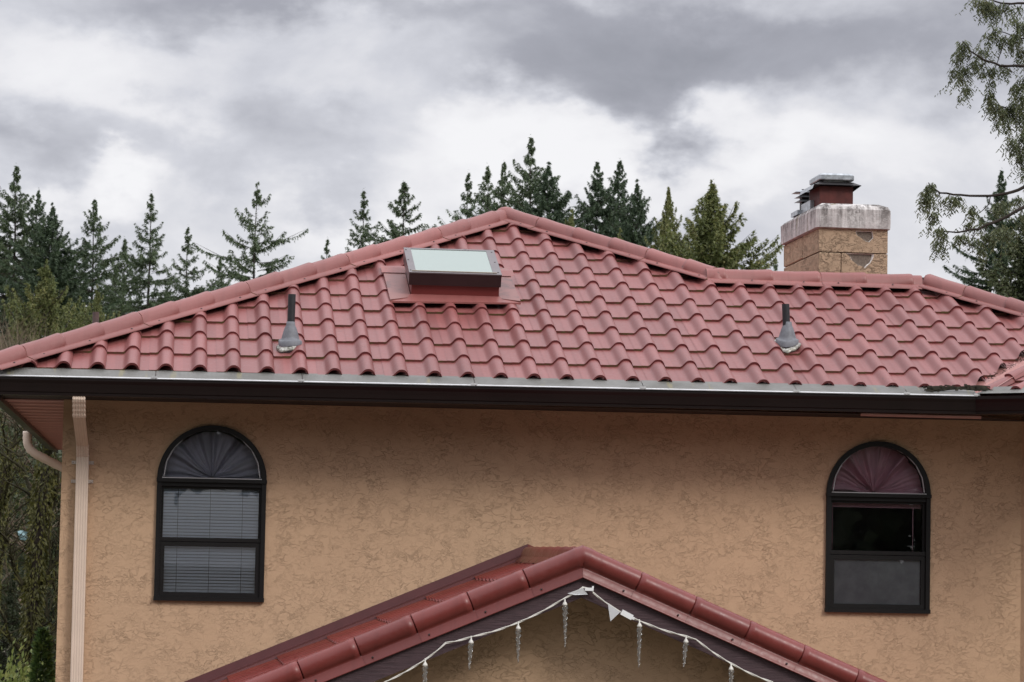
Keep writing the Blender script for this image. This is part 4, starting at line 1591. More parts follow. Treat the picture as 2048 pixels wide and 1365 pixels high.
mb.box(3.100, 3.110, SY - 0.012, SY, 0.484, 0.494)
build(mb, "plug", M_PLUG, sl_)
mb = MB()
Mx = Matrix.Translation((3.308, SY - 0.008, 0.330)) @ Matrix.Rotation(R(27), 4, "Y")
mb.box(-0.036, 0.036, -0.010, 0.010, -0.016, 0.016, 0, Mx)
mb.box(0.036, 0.050, -0.008, 0.008, -0.008, 0.008, 0, Mx)
build(mb, "fuse_box", M_PLUG, sl_)
for pts_ in ([(3.195, 0.394), (3.268, 0.345), (3.212, 0.290)], [(2.955, 0.448), (3.045, 0.482), (3.075, 0.444), (3.0, 0.440)]):
    mb = MB()
    n = len(pts_)
    mb.add([(x, SY - 0.010 - 0.004 * (i % 2), z) for i, (x, z) in enumerate(pts_)] + [(x, SY - 0.004, z) for x, z in pts_], [tuple(range(n)), tuple(range(2 * n - 1, n - 1, -1))] + [(i, i + n, (i + 1) % n + n, (i + 1) % n) for i in range(n)])
    build(mb, "plastic_tag", M_CLEARTAG, sl_)

# ------------------------------------------------------------------ trees


class Leaves:
    """many small leaf-shaped quads gathered in numpy"""

    def __init__(s):
        s.P = []

    def add(s, base, tip, width, up=None):
        """base, tip: (n,3); width (n,); one kite per row"""
        d = tip - base
        ln = np.linalg.norm(d, axis=1, keepdims=True) + 1e-9
        r = rng.normal(size=base.shape)
        if up is not None:
            r = r * 0.55 + up
        sd_ = np.cross(d / ln, r)
        sd_ /= np.linalg.norm(sd_, axis=1, keepdims=True) + 1e-9
        mid = base + d * 0.42
        w = np.asarray(width)[:, None] * 0.5
        s.P.append(np.stack([base, mid + sd_ * w, tip, mid - sd_ * w], 1))

    def mesh(s, name, mat):
        P = np.concatenate(s.P, 0)
        n = len(P)
        me = bpy.data.meshes.new(name)
        me.vertices.add(4 * n)
        me.vertices.foreach_set("co", P.reshape(-1).astype(np.float32))
        me.loops.add(4 * n)
        me.loops.foreach_set("vertex_index", np.arange(4 * n, dtype=np.int32))
        me.polygons.add(n)
        me.polygons.foreach_set("loop_start", np.arange(0, 4 * n, 4, dtype=np.int32))
        me.update(calc_edges=True)
        me.materials.append(mat)
        return me


def conifer(H, cone, spread, gap, dens, style, mat, seed, bare=0.0, lean=0.0, crown_base=0.12, ls=1.0):
    """returns (trunk mesh, crown mesh), base at origin, height H"""
    rr = np.random.default_rng(seed)
    tb = MB()
    n = 14
    wob = rr.normal(0, 0.006 * H, (n, 2)) * np.linspace(0, 1, n)[:, None] * 0.3
    tp = [(wob[k, 0], wob[k, 1], H * k / (n - 1)) for k in range(n)]
    rad = [max(0.012, 0.0115 * H * (1 - k / (n - 1)) ** 0.9) for k in range(n)]
    tb.tube(tp, rad, 7)
    lv = Leaves()
    z = H - 0.10
    UP = np.array([0, 0, 1.0])
    while z > H * crown_base:
        dp = H - z
        f = dp / H
        Lm = min(cone * 1.02 * max(0.0, dp - 0.12) ** 0.97 * min(1.0, 0.55 + dp / 5) + 0.03, spread)
        nb = rr.integers(5, 8) if style != "cedar" else rr.integers(7, 11)
        a0 = rr.uniform(0, 6.28)
        for b in range(nb):
            if rr.random() < bare:
                continue
            az = a0 + 6.283 * b / nb + rr.normal(0, 0.28)
            L = Lm * rr.uniform(0.45, 1.12) * (0.55 if b % 3 == 2 else 1.0)
            if rr.random() < 0.08:
                L *= 1.3
            zz_ = z + rr.normal(0, gap * 0.45)
            el0 = {"fir": 0.80 - 1.05 * min(1, dp / 6.5), "dense": 0.75 - 0.85 * min(1, dp / 6.0), "cedar": 0.95 - 0.9 * min(1, dp / 6.0)}[style] + rr.normal(0, 0.10)
            droop = {"fir": 0.10, "dense": 0.05, "cedar": 0.02}[style]
            m = max(5, int(L / 0.10))
            t = np.linspace(0, 1, m)
            hx = np.cumsum(np.cos(el0 + droop * np.sin(t * 3.0) * -2 + 0.55 * t ** 2)) / m * L
            vz = np.cumsum(np.sin(el0 + droop * np.sin(t * 3.0) * -2 + 0.55 * t ** 2)) / m * L
            dirh = np.array([math.cos(az), math.sin(az), 0])
            perp = np.array([-math.sin(az), math.cos(az), 0])
            pts = dirh[None] * hx[:, None] + UP[None] * (zz_ + vz)[:, None]
            tb.tube([pts[0], pts[m // 2], pts[-1]], [0.010 + 0.006 * L, 0.008 + 0.003 * L, 0.004], 3, 0, False)
            keep = t > (0.10 if style != "fir" else 0.16)
            pk = pts[keep]
            tk = t[keep]
            k = max(1, int(len(pk) * dens * 2.9))
            for rep in range(3):
                idx = rr.integers(0, len(pk), k)
                q = pk[idx]
                tt = tk[idx]
                sgn = rr.choice([-1, 1], k)
                tl = (min(0.13, 0.05 + 0.4 * L) + 0.26 * (1 - tt) * min(1, L / 1.5)) * rr.uniform(0.5, 1.3, k) * ls * min(0.95, 0.35 + dp / 4)
                if style == "cedar":
                    tdir = dirh[None] * rr.uniform(0.1, 0.8, (k, 1)) + perp[None] * (sgn * rr.uniform(0.1, 0.8, k))[:, None] + UP[None] * rr.uniform(-0.9, 0.35, (k, 1))
                else:
                    tdir = dirh[None] * rr.uniform(0.25, 0.9, (k, 1)) + perp[None] * (sgn * rr.uniform(0.3, 1.0, k))[:, None] + UP[None] * rr.uniform(-0.75, 0.12, (k, 1))
                tdir /= np.linalg.norm(tdir, axis=1, keepdims=True)
                tip = q + tdir * tl[:, None]
                lv.add(q, tip, rr.uniform(0.055, 0.115, k) * ls * (0.9 if style == "dense" else 0.72), UP[None])
                # needle tufts hanging along the twig
                q2 = q + tdir * (tl * rr.uniform(0.3, 0.9, k))[:, None]
                lv.add(q2, q2 + (tdir * 0.06 + perp[None] * rr.normal(0, 0.05, (k, 1)) + UP[None] * rr.uniform(-0.13, 0.05, (k, 1))) * ls, rr.uniform(0.03, 0.07, k) * ls)
        # leader and upper stem needles
        if f < 0.25:
            k = 7
            q = np.stack([rr.normal(0, 0.02, k), rr.normal(0, 0.02, k), z + rr.uniform(-gap, gap, k)], 1)
            dd = rr.normal(0, 1, (k, 3)) * [1, 1, 0.3] + [0, 0, 0.8]
            dd /= np.linalg.norm(dd, axis=1, keepdims=True)
            lv.add(q, q + dd * rr.uniform(0.04, 0.09, (k, 1)), rr.uniform(0.02, 0.04, k))
        z -= gap * rr.uniform(0.75, 1.25) * (0.75 + 0.5 * min(1, f * 2))
    return tb.mesh("trunk", M_BARKD), lv.mesh("crown", mat)


PROTO = {
    "firA": conifer(20, 0.63, 6.5, 0.34, 1.0, "fir", M_FIR, 11, 0.08, crown_base=0.32),
    "firB": conifer(20, 0.59, 5.7, 0.38, 0.9, "fir", M_FIR, 12, 0.10, crown_base=0.32),
    "firC": conifer(20, 0.68, 6.1, 0.36, 0.95, "fir", M_FIR, 21, 0.10, crown_base=0.32),
    "firO": conifer(19, 0.89, 7.6, 0.44, 0.9, "fir", M_FIR, 13, 0.12, crown_base=0.38),
    "denA": conifer(20, 0.78, 6.8, 0.26, 1.2, "dense", M_FIRD, 14, 0.03, crown_base=0.30),
    "denB": conifer(21, 0.68, 6.5, 0.28, 1.1, "dense", M_FIRD, 15, 0.05, crown_base=0.30),
    "cedA": conifer(16, 0.57, 5.7, 0.22, 1.2, "cedar", M_CEDAR, 16, 0.03, crown_base=0.22, ls=0.85),
    "cedB": conifer(16, 0.65, 5.7, 0.22, 1.2, "cedar", M_CEDAR, 17, 0.03, crown_base=0.22, ls=0.85),
    "cedY": conifer(12, 0.84, 5.3, 0.19, 1.5, "cedar", M_CEDAR, 19, 0.03, crown_base=0.15, ls=0.65),
    "cedX": conifer(12, 0.42, 2.8, 0.13, 2.6, "cedar", M_CEDNEAR, 18, 0.03, crown_base=0.30, ls=0.5),
}
PH = {"firA": 20, "firB": 20, "firO": 19, "denA": 20, "denB": 21, "cedA": 16, "firC": 20, "cedB": 16, "cedX": 12, "cedY": 12}
TREES = [
    ("fir_tree", "firA", -6.335, 114.9, 20.89, 1.05, "tallest fir of the left group, standing at the left edge"),
    ("fir_tree", "denB", -6.009, 129.9, 21.6, 0.8, "slim dark fir crowded behind the tallest fir at the left edge"),
    ("fir_tree", "denA", -4.295, 104.9, 18.1, 1.0, "dark green dense fir behind the olive cedar at left"),
    ("fir_tree", "firC", -2.952, 119.9, 20.11, 1.0, "ragged fir standing just right of the dark dense one at left"),
    ("fir_tree", "firB", -0.31, 114.9, 19.89, 0.95, "tall pointed fir with a see through crown above the short rusty vent pipe"),
    ("fir_tree", "firB", 1.337, 109.9, 17.89, 0.95, "thin fir between the pointed fir and the wide open one"),
    ("fir_tree", "firO", 4.016, 99.9, 18.57, 1.0, "wide fir with long open branches standing alone above the left hip"),
    ("fir_tree", "firB", 9.505, 149.9, 21.71, 0.9, "small fir tip peeping over the roof left of the skylight"),
    ("fir_tree", "firB", 9.597, 119.9, 20.93, 1.0, "narrow fir above the left hip, left one of the pair by the skylight"),
    ("fir_tree", "firC", 10.701, 109.9, 20.18, 1.05, "fir above the skylight, right one of the pair there"),
    ("fir_tree", "firB", 14.531, 119.9, 21.95, 0.95, "very narrow fir at the left end of the clump behind the roof peak"),
    ("fir_tree", "firA", 15.96, 124.9, 22.93, 0.95, "second fir from the left in the clump behind the roof peak"),
    ("fir_tree", "firC", 16.213, 119.9, 22.54, 0.85, "pointed fir left beside the tallest tree behind the peak"),
    ("fir_tree", "firA", 16.902, 114.9, 23.0, 0.98, "tallest fir rising right behind the roof peak"),
    ("fir_tree", "denA", 16.441, 104.9, 20.51, 1.05, "bushy green fir right beside the tallest tree behind the peak"),
    ("cedar_tree", "cedY", 14.089, 79.9, 15.52, 0.75, "small yellow green young tree poking above the right hip"),
    ("fir_tree", "denB", 19.258, 109.9, 21.29, 1.0, "blackish dense fir left of the dark pair behind the right hip"),
    ("fir_tree", "denB", 21.776, 119.9, 22.73, 1.0, "blackish pointed fir right of the dark pair behind the right hip"),
    ("fir_tree", "denA", 20.273, 104.9, 19.89, 0.85, "broad dark fir in front of the dark pair"),
    ("cedar_tree", "cedA", 20.795, 99.9, 18.98, 0.82, "thin feathery cedar between the dark firs and the olive cedar"),
    ("cedar_tree", "cedB", 20.761, 89.9, 18.07, 1.35, "full olive brown cedar left of the chimney"),
    ("cedar_tree", "cedY", 15.764, 79.9, 14.92, 0.7, "little olive tip showing below the dark firs"),
    ("fir_tree", "firB", 45.861, 199.9, 26.67, 0.8, "tiny distant treetop just left of the chimney"),
    ("fir_tree", "firB", 54.402, 179.9, 23.19, 0.7, "tiny grey treetop above the far right hip"),
    ("fir_tree", "denB", 27.632, 74.9, 16.8, 0.9, "grey green fir spire behind the hanging cedar boughs at right"),
    ("cedar_tree", "cedX", 16.9, 34.9, 11.2, 1.05, "large dark cedar filling the right edge behind the roof"),
    ("cedar_tree", "cedY", -2.877, 64.9, 11.88, 1.1, "olive green cedar in front of the dark firs at left"),
    ("cedar_tree", "cedY", -1.299, 59.9, 10.79, 0.8, "small yellowish cedar behind the left end of the roof"),
    ("fir_tree", "denA", -8.366, 129.9, 20.6, 1.1, "dark fir cut off by the left border of the photo"),
    ("fir_tree", "firA", -1.886, 144.9, 20.84, 1.0, "distant fir in the gap between the ragged and the pointed firs"),
    ("fir_tree", "firA", 3.259, 139.9, 19.41, 1.0, "distant low fir left of the wide open fir"),
    ("fir_tree", "denA", -4.55, 124.9, 17.6, 0.9, "short dark fir filling the gap right of the dense dark fir at left"),
    ("fir_tree", "firC", -2.15, 134.9, 18.3, 0.85, "low fir between the ragged fir and the tall pointed fir"),
    ("fir_tree", "denB", 0.55, 132.9, 17.6, 0.8, "low dark fir at the foot of the tall pointed fir"),
    ("fir_tree", "denA", 14.55, 108.9, 19.0, 0.8, "low dark fir at the left foot of the clump behind the roof peak"),
    ("fir_tree", "denB", -4.682, 139.9, 19.17, 1.1, "distant dark fir between the left hand firs"),
]
WIDE = 1.0
for i, (nm, pr, x, y, H, ws_, lab) in enumerate(TREES):
    base = gz(x, y)
    t = empty(nm, (x, y, base))
    tag(t, lab, "tree", "conifers behind the house")
    tr, cr_ = PROTO[pr]
    k = (H + GZ - base) / PH[pr]
    for nme, me in (("trunk", tr), ("crown", cr_)):
        o = bpy.data.objects.new(nme, me)
        COL.objects.link(o)
        o.parent = t
    wd_ = ws_ * (WIDE if pr != "cedX" else 1.5)
    t.scale = (k * wd_, k * wd_, k)
    t.rotation_euler = (0, 0, 2.4 * i + 0.7)


# --- near cedar at the right with hanging sprays
def spray(lv, p, L, n, spread=0.05, sway=0.0):
    """hanging flat sprays: strands that fall from p with small leaflets on both sides"""
    for s in range(n):
        a = rng.uniform(0, 6.28)
        st = np.array(p) + np.array([math.cos(a), math.sin(a), rng.uniform(-0.5, 0.8)]) * spread * rng.uniform(0.1, 1.0)
        l = L * rng.uniform(0.35, 0.95)
        m = max(6, int(l / 0.011))
        t = np.linspace(0, 1, m)
        dx = rng.normal(0, 0.34) + sway
        dy = rng.normal(0, 0.34)
        line = st[None] + np.stack([dx * t * l + 0.012 * np.sin(t * 7 + a), dy * t * l, -t * l * 0.95], 1)
        sg = np.where(np.arange(m) % 2, 1.0, -1.0)
        ang = rng.uniform(0, 6.28)
        side = np.array([math.cos(ang), math.sin(ang), 0])
        ll = (0.046 * (1 - 0.6 * t) + 0.012) * rng.uniform(0.6, 1.4, m)
        tip = line + side[None] * (sg * ll * 0.72)[:, None] + np.array([0, 0, -1.0])[None] * (ll * 0.72)[:, None] + rng.normal(0, 0.004, (m, 3))
        lv.add(line, tip, 0.0095 + 0.006 * rng.random(m), None)


ct = empty("cedar_tree", (9.47, 6.2, GZ))
tag(ct, "near cedar at the right border reaching drooping boughs over the roof", "tree")
mb = MB()
mb.tube([(9.55, 6.2, GZ), (9.50, 6.2, 0), (9.47, 6.2, 4), (9.44, 6.25, 8.5)], [0.32, 0.25, 0.19, 0.10], 12)
build(mb, "trunk", M_BARK, ct)
BR = [
    ("a", [(9.45, 6.1, 4.42), (8.60, 5.9, 4.22), (8.199, 5.88, 4.050), (8.043, 5.88, 3.990), (7.873, 5.88, 3.962), (7.61, 5.88, 3.966), (7.427, 5.88, 3.978), (7.353, 5.88, 4.022), (7.320, 5.88, 4.066)], 0.026),
    ("b", [(9.45, 6.1, 4.30), (8.60, 5.6, 4.05), (8.054, 5.38, 3.808), (7.838, 5.38, 3.690), (7.649, 5.38, 3.609), (7.46, 5.38, 3.572), (7.28, 5.38, 3.580)], 0.030),
    ("c", [(9.45, 6.2, 5.35), (8.80, 6.3, 5.26), (8.337, 6.38, 5.235), (8.111, 6.38, 5.235), (7.955, 6.38, 5.285), (7.837, 6.38, 5.355), (7.756, 6.38, 5.449)], 0.024),
    ("d", [(9.45, 6.2, 5.95), (8.70, 6.0, 5.78), (8.187, 5.88, 5.723), (8.011, 5.88, 5.716), (7.90, 5.88, 5.738), (7.72, 5.88, 5.775)], 0.022),
    ("e", [(9.45, 6.3, 4.95), (8.70, 6.5, 4.90), (8.30, 6.6, 4.86), (8.10, 6.6, 4.92)], 0.016),
    ("f", [(9.45, 6.3, 5.60), (8.75, 6.5, 5.56), (8.35, 6.5, 5.52), (8.10, 6.5, 5.58)], 0.016),
    ("g", [(9.45, 6.2, 4.75), (8.75, 6.1, 4.62), (8.42, 6.1, 4.52), (8.22, 6.1, 4.50)], 0.016),
]
TW = [((7.427, 5.88, 3.978), (7.36, 5.88, 3.88)), ((7.89, 5.88, 3.965), (7.85, 5.88, 3.86)), ((7.85, 5.88, 3.86), (7.78, 5.87, 3.80)), ((7.38, 5.38, 3.575), (7.30, 5.38, 3.50)),
      ((7.72, 5.38, 3.64), (7.70, 5.38, 3.55)), ((7.61, 5.38, 3.595), (7.585, 5.38, 3.52)), ((7.84, 6.38, 5.34), (7.80, 6.38, 5.25)), ((7.99, 6.38, 5.27), (7.86, 6.38, 5.17)),
      ((8.12, 6.38, 5.235), (8.25, 6.38, 5.17)), ((8.06, 5.88, 5.72), (7.98, 5.88, 5.62)), ((8.20, 6.5, 5.54), (8.02, 6.45, 5.05)), ((8.1, 6.6, 4.92), (8.02, 6.6, 4.75))]
for nm, pl, r0 in BR:
    mb = MB()
    fine = []
    for a, b in zip(pl[:-1], pl[1:]):
        for k in range(3):
            q = Vector(a).lerp(Vector(b), k / 3)
            fine.append(q + Vector((0, 0, random.uniform(-0.006, 0.006))))
    fine.append(Vector(pl[-1]))
    mb.tube(fine, [0.66 * r0 * (1 - 0.85 * i / (len(fine) - 1)) + 0.002 for i in range(len(fine))], 7)
    if nm == "a":
        for a, b in TW:
            a, b = Vector(a), Vector(b)
            m_ = a.lerp(b, 0.5) + Vector((random.uniform(-.01, .01), 0, random.uniform(-.015, .005)))
            mb.tube([a, m_, b], [0.006, 0.004, 0.003], 5)
        for k in range(26):
            nm2, pl2, _ = random.choice(BR)
            a = Vector(random.choice(pl2[2:]))
            mb.tube([a, a + Vector((random.uniform(-.06, .02), random.uniform(-.05, .05), -random.uniform(.05, .12))), a + Vector((random.uniform(-.07, .03), random.uniform(-.06, .06), -random.uniform(.14, .28)))], [0.002, 0.0014, 0.001], 3)
    build(mb, "bough", M_BARKD, ct)
lv = Leaves()
SP_ = [
    # bough a tip and its hanging clumps
    (7.335, 5.88, 4.05, 0.30, 16, .05), (7.315, 5.88, 3.93, 0.26, 12, .06), (7.29, 5.88, 3.98, 0.16, 8, .04), (7.37, 5.88, 3.80, 0.24, 10, .04),
    (7.50, 5.88, 3.95, 0.15, 7, .05), (7.545, 5.88, 3.95, 0.22, 10, .04), (7.60, 5.88, 3.95, 0.18, 8, .04), (7.74, 5.88, 3.86, 0.24, 10, .04), (7.70, 5.88, 3.72, 0.18, 8, .035), (7.78, 5.88, 3.70, 0.16, 6, .03),
    (7.94, 5.88, 3.90, 0.18, 9, .05), (8.02, 5.88, 3.93, 0.20, 8, .05), (7.83, 5.87, 3.73, 0.06, 3, .02),
    # bough b
    (7.29, 5.38, 3.60, 0.20, 14, .05), (7.265, 5.38, 3.48, 0.20, 8, .04), (7.33, 5.38, 3.45, 0.14, 5, .03), (7.455, 5.38, 3.545, 0.15, 10, .04), (7.50, 5.38, 3.555, 0.10, 5, .03),
    (7.575, 5.38, 3.525, 0.15, 9, .04), (7.62, 5.38, 3.50, 0.17, 7, .04), (7.67, 5.38, 3.42, 0.15, 6, .03), (7.71, 5.38, 3.57, 0.12, 6, .03), (7.78, 5.38, 3.60, 0.24, 10, .05), (7.90, 5.38, 3.62, 0.26, 12, .07),
    # bough c
    (7.755, 6.38, 5.44, 0.30, 14, .05), (7.73, 6.38, 5.34, 0.16, 8, .05), (7.70, 6.38, 5.27, 0.14, 7, .05), (7.77, 6.38, 5.20, 0.30, 14, .06), (7.71, 6.38, 5.16, 0.16, 8, .05), (7.66, 6.38, 5.18, 0.09, 4, .04), (7.80, 6.38, 5.02, 0.20, 9, .045),
    (7.87, 6.38, 5.27, 0.15, 8, .05), (7.95, 6.38, 5.26, 0.14, 6, .04), (8.00, 6.38, 5.22, 0.12, 5, .03), (7.93, 6.38, 5.16, 0.10, 4, .03), (8.06, 6.38, 5.22, 0.22, 8, .04), (8.04, 6.38, 5.08, 0.20, 7, .04), (8.0, 6.38, 4.99, 0.18, 9, .05),
    (8.06, 6.38, 4.92, 0.18, 8, .04), (8.14, 6.38, 4.84, 0.15, 6, .03), (8.20, 6.38, 4.76, 0.12, 5, .03),
    # bough d
    (7.75, 5.88, 5.76, 0.20, 10, .06), (7.80, 5.88, 5.73, 0.22, 10, .04), (7.86, 5.88, 5.73, 0.26, 12, .05), (7.91, 5.88, 5.68, 0.20, 8, .04), (7.99, 5.88, 5.72, 0.20, 9, .04), (8.06, 5.88, 5.70, 0.16, 7, .04), (8.14, 5.88, 5.70, 0.14, 6, .03),
    # dense clumps toward the border
    (8.10, 6.5, 5.60, 0.16, 10, .06), (8.05, 6.5, 5.56, 0.20, 9, .05), (8.00, 6.5, 5.42, 0.20, 10, .06), (7.96, 6.5, 5.38, 0.12, 7, .05), (8.18, 6.5, 5.52, 0.22, 12, .06), (8.28, 6.5, 5.55, 0.26, 14, .07), (8.36, 6.5, 5.66, 0.30, 14, .07), (8.28, 6.5, 5.72, 0.20, 10, .06),
    (8.34, 6.5, 5.42, 0.24, 12, .06), (8.33, 6.38, 5.12, 0.22, 12, .06), (8.40, 6.38, 5.20, 0.30, 14, .07), (8.26, 6.38, 5.06, 0.24, 10, .05),
    (8.10, 6.6, 4.92, 0.18, 10, .06), (8.16, 6.6, 4.88, 0.26, 12, .06), (8.24, 6.6, 4.90, 0.30, 14, .07), (8.34, 6.6, 4.92, 0.34, 16, .08), (8.42, 6.6, 4.86, 0.40, 16, .08), (8.26, 6.1, 4.58, 0.28, 12, .06), (8.34, 6.1, 4.62, 0.36, 14, .07), (8.22, 6.1, 4.46, 0.16, 8, .05), (8.36, 6.1, 4.36, 0.30, 12, .07),
    (8.15, 6.1, 4.52, 0.25, 12, .06), (8.28, 6.1, 4.38, 0.30, 16, .08), (8.34, 6.0, 4.22, 0.28, 14, .08), (8.36, 6.5, 4.98, 0.25, 14, .08), (8.20, 6.5, 5.25, 0.2, 10, .06), (8.16, 6.4, 4.70, 0.2, 9, .06),
    (8.10, 5.6, 3.92, 0.24, 9, .06), (8.2, 5.6, 3.80, 0.30, 12, .08),
]
for (x, y, z, L, n, sp_) in SP_:
    spray(lv, (x, y, z), L, int(n * 1.25), sp_ * 0.95, -0.02)
o = link("foliage", lv.mesh("foliage", M_CEDNEAR), ct)

# ------------------------------------------------------------------ left gap: mossy trees, shrubs, hedge, brush


def bare_tree(base, H, seed, trunk_r, mat_t, mat_b, label, lean=(0, 0), moss=True, name="maple_tree", spread=0.5, depth=3):
    rr = random.Random(seed)
    t = empty(name, base)
    tag(t, label, "tree")
    tb, bb = MB(), MB()
    lv = Leaves()
    b = Vector(base)
    P = [b + Vector((lean[0] * k / 6 + rr.uniform(-.05, .05), lean[1] * k / 6, H * 0.95 * k / 6)) for k in range(7)]
    tb.tube(P, [trunk_r * (1 - 0.1 * k) for k in range(7)], 9)

    def grow(p, d, L, r, lvl):
        n = 5
        q = p.copy()
        pts_, dd = [q.copy()], d.copy()
        for k in range(n):
            dd = (dd + Vector((rr.gauss(0, .16), rr.gauss(0, .16), rr.gauss(0.03, .12)))).normalized()
            q = q + dd * (L / n)
            pts_.append(q.copy())
            if lvl < depth and k >= 1:
                for _ in range(2 if lvl < 2 else 1):
                    if rr.random() < 0.85:
                        sd2 = (dd + Vector((rr.gauss(0, .8), rr.gauss(0, .8), rr.gauss(0.15, .5)))).normalized()
                        grow(q, sd2, L * rr.uniform(0.45, 0.7), r * 0.5, lvl + 1)
        bb.tube(pts_, [max(0.004, r * (1 - 0.14 * k)) for k in range(n + 1)], 4 if lvl > 1 else 6, 0, False)
        if moss and lvl < 3:
            m = int(L * (90 if lvl < 2 else 14))
            if m:
                ii = rng.integers(0, n, m)
                tt = rng.random(m)
                A = np.array([pts_[i] for i in ii])
                B = np.array([pts_[i + 1] for i in ii])
                q0 = A + (B - A) * tt[:, None]
                lv.add(q0 + rng.normal(0, r, (m, 3)), q0 + rng.normal(0, r * 1.2 + .008, (m, 3)) + [0, 0, -0.03], rng.uniform(0.012, 0.028, m))
    for k in range(3, 7):
        for _ in range(3):
            a = rr.uniform(0, 6.28)
            grow(P[k], Vector((math.cos(a) * spread, math.sin(a) * spread, rr.uniform(0.35, 0.9))).normalized(), H * rr.uniform(0.10, 0.22), trunk_r * 0.35, 1)
    if moss:
        m = 6500
        ii = rng.integers(0, 6, m)
        tt = rng.random(m)
        A = np.array([P[i] for i in ii])
        B = np.array([P[i + 1] for i in ii])
        q0 = A + (B - A) * tt[:, None]
        off = rng.normal(0, 1, (m, 3)) * [1, 1, 0.3]
        off /= np.linalg.norm(off, axis=1, keepdims=True)
        q0 = q0 + off * trunk_r
        lv.add(q0, q0 + off * 0.03 + rng.normal(0, 0.015, (m, 3)) + [0, 0, -0.05], rng.uniform(0.015, 0.035, m))
    build(tb, "trunk", mat_t, t)
    build(bb, "branches", mat_b, t)
    if moss:
        link("moss", lv.mesh("moss", M_MOSS), t)
    return t


bare_tree((-0.98, 17.0, GZ), 5.3, 4, 0.115, M_BARKD, M_TWIGG, "mossy leaning bare tree seen left of the house wall", (0.10, 0), True)
bare_tree((-0.74, 18.5, GZ), 5.2, 9, 0.08, M_BARKD, M_TWIGG, "thinner mossy bare tree close beside the house wall", (0.22, 0), True)
bare_tree((-2.0, 24.0, GZ), 5.6, 14, 0.08, M_BARK, M_TWIGG, "bare twiggy tree at the left border below the eave", (0.3, 0), True)
bare_tree((-1.35, 26.0, GZ), 5.8, 21, 0.08, M_BARK, M_TWIG, "pale bare tree behind the mossy ones left of the house", (0.1, 0), False)

# dark evergreens low behind them
SPR = [conifer(6, 0.42, 1.7, 0.11, 2.6, "dense", M_THICK, 31, 0.02, crown_base=0.03, ls=0.5), conifer(6, 0.36, 1.5, 0.12, 2.6, "dense", M_THICK, 32, 0.02, crown_base=0.03, ls=0.5)]
for i, (x, y, H, w_, pr, lab) in enumerate([
        (-1.35, 20.0, 3.6, 2.2, "denA", "low dark spruce at the foot of the mossy trees"),
        (-0.55, 24.0, 4.0, 1.9, "denB", "dark young spruce close to the wall corner behind the hedge"),
        (-2.3, 30.0, 4.8, 1.6, "denA", "dark spruce filling the left border under the eave"),
        (-1.0, 28.0, 5.2, 1.5, "denA", "dark spruce right behind the two mossy trunks")]):
    base = gz(x, y)
    t = empty("spruce_tree", (x, y, base))
    tag(t, lab, "tree", "young spruces left of the house")
    # short full crowns of their own
    tr, cr_ = SPR[i % 2]
    for nme, me in (("trunk", tr), ("crown", cr_)):
        o = bpy.data.objects.new(nme, me)
        COL.objects.link(o)
        o.parent = t
    k = H / 6.0
    t.scale = (k, k, k)
    t.rotation_euler = (0, 0, i * 1.7)

# hedge column by the wall
t = empty("arborvitae", (-0.53, 9.3, GZ))
tag(t, "narrow green arborvitae standing against the house corner", "shrub")
mb = MB()
mb.tube([(-0.53, 9.3, GZ), (-0.53, 9.3, -0.8)], [0.04, 0.01], 6)
build(mb, "stem", M_BARKD, t)
lv = Leaves()
m = 6500
zz_ = rng.uniform(0, 1, m)
rad = 0.19 * (1 - zz_ ** 2.2) ** 0.6 * (0.75 + 0.25 * np.sin(zz_ * 31) ** 2) * np.sqrt(rng.uniform(0.4, 1, m))
an = rng.uniform(0, 6.28, m)
q0 = np.stack([-0.53 + rad * np.cos(an), 9.3 + rad * np.sin(an), GZ + 0.1 + zz_ * 3.05], 1)
dd = np.stack([np.cos(an), np.sin(an), rng.uniform(-0.2, 1.4, m)], 1)
dd /= np.linalg.norm(dd, axis=1, keepdims=True)
lv.add(q0, q0 + dd * rng.uniform(0.03, 0.09, (m, 1)), rng.uniform(0.02, 0.045, m))
link("foliage", lv.mesh("foliage", M_HEDGE), t)


def bush(x, y, z0, rx, h, n, mat, label, leaf=0.06, name="shrub"):
    t = empty(name, (x, y, z0))
    tag(t, label, "shrub")
    mb = MB()
    for k in range(7):
        a = k * 0.9
        mb.tube([(x, y, z0), (x + rx * .4 * math.cos(a), y + rx * .4 * math.sin(a), z0 + h * .5), (x + rx * .7 * math.cos(a), y + rx * .7 * math.sin(a), z0 + h * .9)], [0.02, 0.012, 0.004], 4)
    build(mb, "stems", M_BARKD, t)
    lv = Leaves()
    cl = rng.normal(0, 1, (26, 3))
    cl /= np.linalg.norm(cl, axis=1, keepdims=True)
    ii = rng.integers(0, 26, n)
    c = cl[ii] * rng.uniform(0.5, 0.95, (n, 1)) + rng.normal(0, 0.16, (n, 3))
    q0 = np.stack([x + c[:, 0] * rx, y + c[:, 1] * rx, z0 + h * 0.5 + c[:, 2] * h * 0.5], 1)
    dd = c + rng.normal(0, 0.5, (n, 3)) + [0, 0, 0.4]
    dd /= np.linalg.norm(dd, axis=1, keepdims=True)
    lv.add(q0, q0 + dd * rng.uniform(0.5, 1.4, (n, 1)) * leaf, rng.uniform(0.3, 0.6, n) * leaf)
    link("foliage", lv.mesh("foliage", mat), t)


bush(-1.20, 12.6, GZ, 0.62, 2.80, 9000, M_SHRUB, "pale olive bush in the lower left corner of the photo", 0.075)
bush(-0.78, 15.5, GZ, 0.42, 2.55, 4500, M_SHRUB, "small grey green bush between the olive bush and the arborvitae", 0.06)

